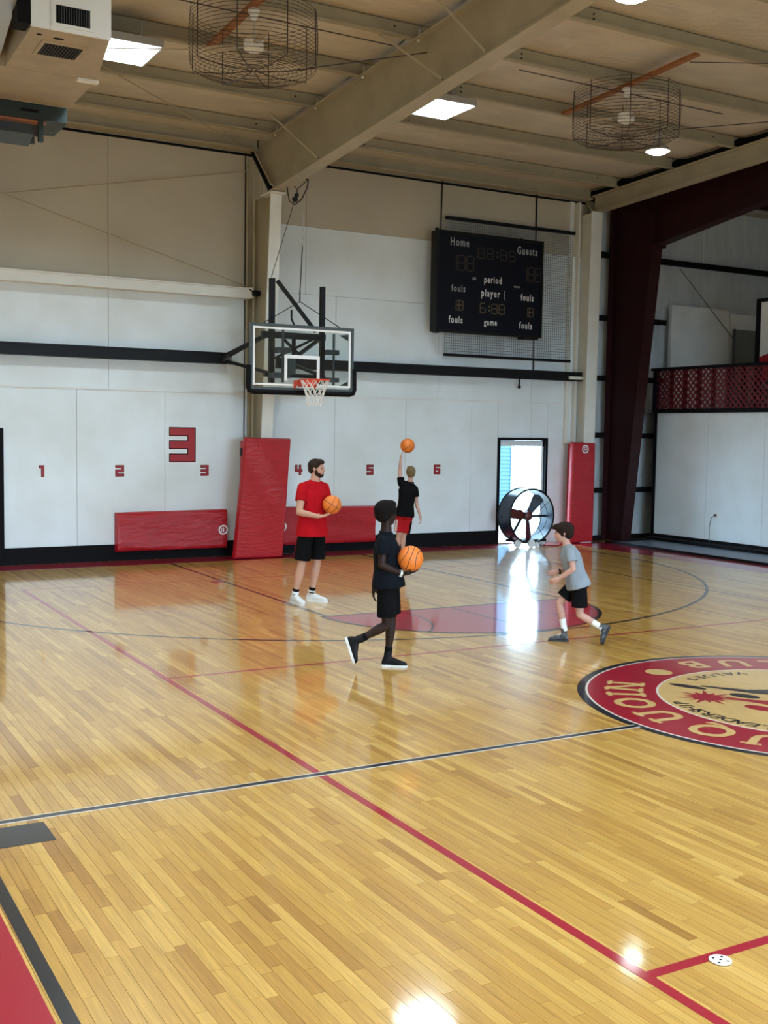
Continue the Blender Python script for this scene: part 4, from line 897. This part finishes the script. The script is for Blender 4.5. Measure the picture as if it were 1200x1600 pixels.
def person(loc, psi, J, k, label, skin, hairc, shirt, shorts, shoe_m, sole_m, sock, face, hands, extras=None, hs=.225, fat=1.0, sleeve=.55, short_len=.82, beard=None, hem=.09, hair_style='short', lace=None, sock_len=.3, build_k=1.0):
    root = thing('person', loc, label, 'person', rz=-psi)
    if psi == 0: LOC[root.name] = V((0,0,0))
    J = {a: V(b) for a, b in J.items()}
    sm = mat('skin', skin, .55, var=.08, vscale=12, spec=.25); hm = mat('hair', hairc, .85, bump=.8, bscale=90, dist=.01, spec=.1)
    # frames
    Rt = lambda a, b: (J[b]-J[a])
    lat_h = (J['hipR']-J['hipL']).normalized(); lat_s = (J['shR']-J['shL']).normalized()
    pel = (J['hipR']+J['hipL'])/2; che = (J['shR']+J['shL'])/2
    sw = (J['shR']-J['shL']).length/2
    def ring(c, la, up, ra, rb, n=20):
        la = (la-up*la.dot(up)).normalized(); fw = la.cross(up)
        out = []
        for j in range(n):
            a = 2*pi*j/n; x_, y_ = cos(a), sin(a); x_ = math.copysign(abs(x_)**.85, x_); y_ = math.copysign(abs(y_)**.85, y_)
            out.append(c+la*ra*x_+fw*rb*y_)
        return out
    spine = (che-pel); up = spine.normalized()
    def torso(inf, t0, rows):
        R = []
        for t_, ra, rb in rows:
            la = lat_h.lerp(lat_s, min(max(t_, 0), 1)).normalized(); R.append(ring(pel+spine*t_, la, up, ra*k+inf, rb*k+inf))
        return R
    body = MB()
    body.rings(torso(0, 0, ((-.12, .10, .085), (-.02, .155, .11), (.12, .155, .115), (.38, .135, .10), (.62, .15, .112), (.82, .165, .115), (.97, .13, .085), (1.06, .085, .07), ((J['neck']-pel).dot(up)/spine.length+.02, .06, .055))))
    H = J['head']; nb = J['neck']
    fd = V(face).normalized(); hu = V(extras.get('headup', (0,0,1)) if extras else (0,0,1)); hu = (hu-fd*hu.dot(fd)).normalized(); hsd = fd.cross(hu)
    q = lambda f, s_, u: H+(fd*f+hsd*s_+hu*u)*hs
    ax = lambda a, b, c: (fd*a*hs, hsd*b*hs, hu*c*hs)
    body.ell(q(-.06, 0, .13), ax(.42, .335, .37), 24, 16); body.ell(q(.10, 0, -.10), ax(.30, .27, .36), 20, 14); body.ell(q(.17, 0, -.36), ax(.17, .15, .12), 14, 10)
    cap(body, [q(.36, 0, .04), q(.43, 0, -.09)], [.032*hs, .055*hs], 10); body.ell(q(.41, 0, -.12), ax(.05, .075, .04), 10, 8)
    cap(body, [q(.31, -.15, .09), q(.345, 0, .07), q(.31, .15, .09)], [.04*hs, .045*hs, .04*hs], 8)
    body.ell(q(.36, 0, -.235), ax(.05, .10, .022), 10, 8); body.ell(q(.35, 0, -.275), ax(.05, .09, .024), 10, 8)
    for s_ in (1, -1): body.ell(q(-.02, .33*s_, -.02), ax(.075, .045, .125), 12, 8); body.ell(q(.22, .17*s_, -.1), ax(.1, .09, .1), 10, 8)
    cap(body, [nb+up*-.03*k, nb.lerp(H, .45), q(-.08, 0, -.18)], [.068*k*fat, .056*k*fat, .055*k*fat], 16)
    cap(body, [J['shL'], nb+up*-.02*k, J['shR']], [.055*k, .06*k, .055*k], 14)
    for s_ in 'LR':
        sh, el, wr = J['sh'+s_], J['el'+s_], J['wr'+s_]
        cap(body, [sh, sh.lerp(el, .35), el], [.058*k*fat, .052*k*fat, .04*k*fat]); cap(body, [el, el.lerp(wr, .3), wr], [.040*k*fat, .041*k*fat, .026*k*fat])
        hp, kn, an = J['hip'+s_], J['kn'+s_], J['an'+s_]
        cap(body, [hp, hp.lerp(kn, .4), kn], [.088*k*fat, .078*k*fat, .053*k*fat]); 
        cap(body, [kn, kn.lerp(an, .3)+V(J.get('calf', (0,0,0)))*0, an.lerp(kn, .15), an], [.052*k*fat, .056*k*fat, .036*k*fat, .034*k*fat])
        hd = hands[s_]; hand(body, wr, hd[0], hd[1], hd[2], hd[3], side=hd[4], spread=hd[5] if len(hd) > 5 else .12)
    bo = remesh('body', body, sm, root, .0062, 3)
    # face details
    em = mat('eye', (.04, .03, .025), .2)
    for s_ in (1, -1):
        e = MB().sph(q(.335, .125*s_, .0), .038*hs, 10, 8).build('eye', em); e.parent = bo
        e = MB().bar(q(.35, .06*s_, .085), q(.32, .2*s_, .08), .03*hs, .02*hs).build('eyebrow', hm); e.parent = bo
    e = MB().ell(q(.385, 0, -.255), ax(.028, .085, .014), 10, 6).build('mouth', mat('lips', tuple(x*.55 for x in skin), .5)); e.parent = bo
    # hair
    h = MB()
    if hair_style == 'short':
        h.ell(q(-.10, 0, .17), ax(.44, .372, .37), 24, 14); h.ell(q(-.22, 0, -.02), ax(.30, .33, .30), 18, 12); h.ell(q(.12, 0, .37), ax(.27, .29, .16), 16, 10); h.ell(q(.26, 0, .34), ax(.14, .24, .10), 14, 8)
        for s_ in (1, -1): h.ell(q(.03, .30*s_, .12), ax(.10, .06, .14), 10, 8)
    elif hair_style == 'afro':
        h.ell(q(-.10, 0, .16), ax(.50, .42, .41), 24, 14); h.ell(q(-.24, 0, -.04), ax(.31, .36, .33), 18, 12); h.ell(q(.12, 0, .38), ax(.27, .32, .18), 16, 10)
    elif hair_style == 'mop':
        h.ell(q(-.10, 0, .16), ax(.47, .40, .38), 24, 14); h.ell(q(-.24, 0, -.04), ax(.30, .35, .32), 18, 12); h.ell(q(.2, 0, .30), ax(.30, .31, .17), 16, 10); h.ell(q(.42, 0, .26), ax(.18, .2, .07), 12, 8)
        for s_ in (1, -1): h.ell(q(.05, .31*s_, .02), ax(.13, .07, .2), 10, 8)
    remesh('hair', h, hm, root, .006, 2)
    if beard:
        b_ = MB(); b_.ell(q(.19, 0, -.37), ax(.19, .17, .12), 14, 10); [b_.ell(q(.19, .175*s_, -.31), ax(.14, .06, .11), 10, 8) for s_ in (1, -1)]; b_.ell(q(.34, 0, -.185), ax(.07, .12, .03), 10, 8); b_.ell(q(.32, 0, -.33), ax(.09, .11, .07), 10, 8)
        for s_ in (1, -1): b_.ell(q(.08, .235*s_, -.20), ax(.11, .05, .19), 10, 8); b_.ell(q(.13, .21*s_, -.28), ax(.13, .055, .12), 10, 8)
        remesh('beard', b_, mat('beard_hair', beard, .85, bump=.6, bscale=90, spec=.1), root, .005, 1)
    # shirt
    s = MB(); bk = build_k
    s.rings(torso(.018*k, 0, ((-hem-.03, .196*bk, .156*bk), (.05, .190*bk, .150*bk), (.35, .155*bk, .124*bk), (.62, .160*bk, .122), (.84, .170, .118), (.96, .150, .095), (1.05, .10, .078), ((J['neck']-pel).dot(up)/spine.length+.0, .066, .062))))
    for s_ in 'LR':
        sh, el = J['sh'+s_], J['el'+s_]; d_ = (el-sh)
        s.tube([sh-d_.normalized()*.01, sh+d_*.25, sh+d_*sleeve], [.068*k, .074*k, .070*k*(1.05 if sleeve < .9 else 1)], 16); s.sph(sh, .069*k, 16, 10)
    cap(s, [J['shL'], nb-up*.02*k, J['shR']], [.066*k, .066*k, .066*k], 14)
    so = remesh('shirt', s, shirt, root, .008, 3)
    cb = MB(); c0 = nb.lerp(H, .035); la = lat_s; rr = ring(c0, la, (H-nb).normalized(), .067*k, .064*k, 24)
    co = MB().tube(rr, .011*k, 8, close=True).build('collar', shirt); co.parent = so
    # shorts
    s = MB(); s.rings(torso(.016*k, 0, ((-.14, .15, .11), (-.02, .160, .116), (.08, .155, .112), (.14, .145, .105))))
    for s_ in 'LR':
        hp, kn = J['hip'+s_], J['kn'+s_]; d_ = kn-hp
        s.tube([hp-d_*.02, hp+d_*.3, hp+d_*short_len], [.092*k, .100*k, .108*k], 20)
    sh_o = remesh('shorts', s, shorts, root, .008, 3)
    if extras and 'stripe' in extras:
        for s_, m_, a0 in extras['stripe']:
            hp, kn = J['hip'+s_], J['kn'+s_]; d_ = kn-hp; dn = d_.normalized(); lat = (lat_h if s_ == 'R' else -lat_h); lat = (lat-dn*lat.dot(dn)).normalized(); bk_ = dn.cross(lat).normalized()*a0
            o_ = (lat+bk_*.9).normalized()
            mbs = MB().bar(hp+d_*.26+o_*.098*k, hp+d_*(short_len-.02)+o_*.110*k, .05*k, .016, up=o_); st_ = mbs.build('stripe', m_); st_.parent = sh_o
    # socks and shoes
    for s_ in 'LR':
        kn, an = J['kn'+s_], J['an'+s_]; d_ = kn-an
        so_ = MB(); so_.tube([an-d_*.05, an+d_*sock_len*.5, an+d_*sock_len], [.042*k, .042*k, .046*k], 14)
        remesh('sock', so_, sock, root, .006, 2)
        hl, toe = J['heel'+s_], J['toe'+s_]; L_ = (toe-hl).length
        upv = extras.get('shoeup'+s_, (0,0,1)) if extras else (0,0,1)
        shoe(root, an+(kn-an).normalized()*.02, hl, toe, upv, L_, shoe_m, sole_m, lace)
    return root
def yaw_of(px): return yaw+math.atan((px-600)/1752)

black_c = cloth('black_fabric', (.004, .004, .005)); navy_c = cloth('charcoal_fabric', (.005, .007, .011)); red_c = cloth('red_jersey_fabric', (.46, .006, .012)); grey_c = cloth('heather_grey_fabric', (.27, .31, .35), .1)
redsh = cloth('red_shorts_fabric', (.38, .01, .014)); sockw = cloth('white_sock_knit', (.8, .8, .78)); sockb = cloth('black_sock_knit', (.005, .005, .006)); shoew = mat('white_shoe_leather', (.75, .76, .76), .5, var=.12, vscale=30); shoeb = mat('black_shoe_leather', (.005, .005, .007), .55, spec=.2)
solew = mat('white_rubber_sole', (.72, .72, .7), .6); soleb = mat('black_rubber_sole', (.02, .02, .02), .6); lacew = mat('white_laces', (.75, .75, .73), .7); shoeg = mat('dark_grey_shoe', (.018, .019, .022), .5, var=.5, vscale=40, vcol=(.10, .105, .11))
# man in red: image-right local x, away local y
man = person((6.10, 12.83, 0), yaw_of(476), dict(
  head=(.135, .0, 1.715), neck=(.105, .01, 1.545), shR=(-.045, -.09, 1.475), shL=(.225, .11, 1.47), elR=(-.085, -.215, 1.175), wrR=(.15, -.245, 1.128), elL=(.285, .17, 1.20), wrL=(.215, .085, 1.165),
  hipR=(.005, -.07, .93), hipL=(.155, .08, .93), knR=(-.05, -.05, .50), knL=(.145, .10, .50), anR=(-.125, -.03, .13), anL=(.085, .12, .13),
  heelR=(-.165, .035, .0), toeR=(-.015, -.21, .0), heelL=(.02, .17, .0), toeL=(.285, .06, .0)), 1.0,
  'bearded man in a red t-shirt and black shorts holding a basketball at his waist', (.55, .30, .21), (.035, .022, .016), red_c, black_c, shoew, solew, sockb,
  (.86, -.42, -.02), {'R': ((.75, .52, .04), (.1, .1, 1), .185, .24, -1), 'L': ((.6, -.1, .5), (.3, -1, .1), .185, .25, 1)}, extras={'stripe': [('R', cloth('dark_red_side_fabric', (.09, .004, .008)), 1), ('L', cloth('dark_red_side_fabric', (.09, .004, .008)), -1)]}, beard=(.03, .017, .012), hem=.10, short_len=.86, sock_len=.16, lace=lacew, hs=.235, build_k=1.03, fat=1.04)
# dark red lower part of the man's shorts
# boy with ball (dark shirt)
kid = person((5.12, 8.93, 0), yaw_of(605), dict(
  head=(-.045, .0, 1.445), neck=(-.055, .0, 1.265), shR=(-.075, -.13, 1.19), shL=(-.03, .15, 1.205), elR=(-.085, -.17, .985), wrR=(.105, -.10, .90), elL=(-.115, .20, .985), wrL=(-.155, .10, .76),
  hipR=(-.045, -.065, .80), hipL=(.0, .08, .80), knL=(.01, .09, .43), anL=(-.015, .09, .12), knR=(-.03, -.06, .42), anR=(-.27, -.06, .285),
  heelL=(-.075, .09, .0), toeL=(.165, .07, .0), heelR=(-.415, -.06, .29), toeR=(-.335, -.055, .05)), .86,
  'boy in a black t-shirt and black shorts carrying a basketball, seen from behind', (.024, .010, .007), (.008, .006, .006), navy_c, black_c, shoeb, solew, sockb,
  (.80, .60, 0), {'R': ((.8, .25, .10), (0, .1, 1), .165, .25, 1), 'L': ((-.12, .0, -1), (1, .2, 0), .16, .35, 1)}, extras={'shoeupR': (.45, 0, .25)}, hair_style='afro', hs=.225, hem=.06, short_len=.80, sock_len=.22, fat=.98, build_k=1.0)
wb = MB().tube([(.08, -.105, .905), (.10, -.10, .90)], .033, 14).build('wristband', solew); wb.parent = kid; wb['label'] = 'white wristband'
# shooter, back to the camera
sho = person((9.2, 15.72, .0), yaw_of(627), dict(
  head=(.13, .0, 1.53), neck=(.13, -.01, 1.37), shL=(-.02, .0, 1.35), shR=(.205, .03, 1.27), elL=(-.045, .02, 1.545), wrL=(-.035, .0, 1.74), elR=(.235, .03, 1.03), wrR=(.295, .0, .84),
  hipL=(-.02, .0, .86), hipR=(.11, .02, .84), knL=(-.05, -.01, .49), knR=(.03, .0, .48), anL=(-.08, .06, .16), anR=(.02, .06, .16),
  heelL=(-.09, -.02, .05), toeL=(-.10, .18, .03), heelR=(.03, -.02, .05), toeR=(.05, .18, .03)), .80,
  'blond boy in a black t-shirt and red shorts shooting a basketball, back turned', (.56, .32, .25), (.17, .12, .06), black_c, redsh, shoeb, soleb, sockb,
  (-.15, 1, .22), {'L': ((.12, .1, 1), (1, .1, .3), .15, .2, 1), 'R': ((.25, .1, -1), (-1, .2, 0), .15, .4, 1)}, extras={'stripe': [('L', cloth('pale_stripe', (.62, .45, .40)), -1), ('R', black_c, 1)]}, hs=.21, hem=.04, short_len=.80, sock_len=.2, fat=.92, build_k=.95)
# runner, profile to the left
run = person((7.53, 9.22, 0), yaw_of(895), dict(
  head=(-.145, .0, 1.165), neck=(-.10, .0, 1.02), shL=(-.065, -.13, .975), shR=(-.10, .13, .985), elL=(-.03, -.17, .80), wrL=(-.175, -.13, .69), elR=(-.075, .18, .79), wrR=(-.19, .10, .735),
  hipL=(.04, -.06, .62), hipR=(.01, .07, .63), knR=(-.165, .05, .41), anR=(-.105, .05, .125), knL=(.05, -.05, .31), anL=(.275, -.05, .185),
  heelR=(-.06, .05, .0), toeR=(-.27, .04, .0), heelL=(.375, -.05, .20), toeL=(.30, -.05, .0)), .80,
  'boy in a grey t-shirt, black shorts and white socks running to the left', (.56, .32, .25), (.022, .013, .010), grey_c, black_c, shoeg, soleb, sockw,
  (-1, -.10, -.10), {'L': ((-.8, .05, -.38), (0, .6, .3), .15, .75, 1), 'R': ((-.8, -.1, -.2), (0, -.6, .3), .15, .75, -1)}, extras={'shoeupL': (-.35, 0, .2)}, hair_style='mop', hs=.215, hem=.06, short_len=.74, sock_len=.42, fat=.92, build_k=.95, lace=lacew)
wb = MB().tube([(-.165, .11, .74), (-.18, .105, .737)], .03, 14).build('wristband', black_c); wb.parent = run; wb['label'] = 'black wristband'

# ================================================================== BALLS
def wpt(base, psi, l): return V((base[0]+l[0]*cos(psi)+l[1]*sin(psi), base[1]-l[0]*sin(psi)+l[1]*cos(psi), base[2]+l[2]))
def ball(c, r_, rot, label):
    o = MB().sph((0,0,0), r_, 40, 26).build('basketball', 'ball', None, True); o.location = c; o.rotation_euler = rot
    k = .12/r_
    return tag(o, label, 'ball', None)
ball(wpt((6.10, 12.83, 0), yaw_of(476), (.325, -.105, 1.266)), .118, (.3, .5, yaw_of(0)), 'orange basketball held by the man in red')
ball(wpt((5.12, 8.93, 0), yaw_of(605), (.176, -.07, 1.038)), .119, (.9, .35, -.6), 'orange basketball carried by the boy in black')
ball(wpt((9.2, 15.72, .0), yaw_of(627), (.075, .05, 1.97)), .118, (1.2, .4, .3), 'brown orange basketball in the air above the shooting boy')
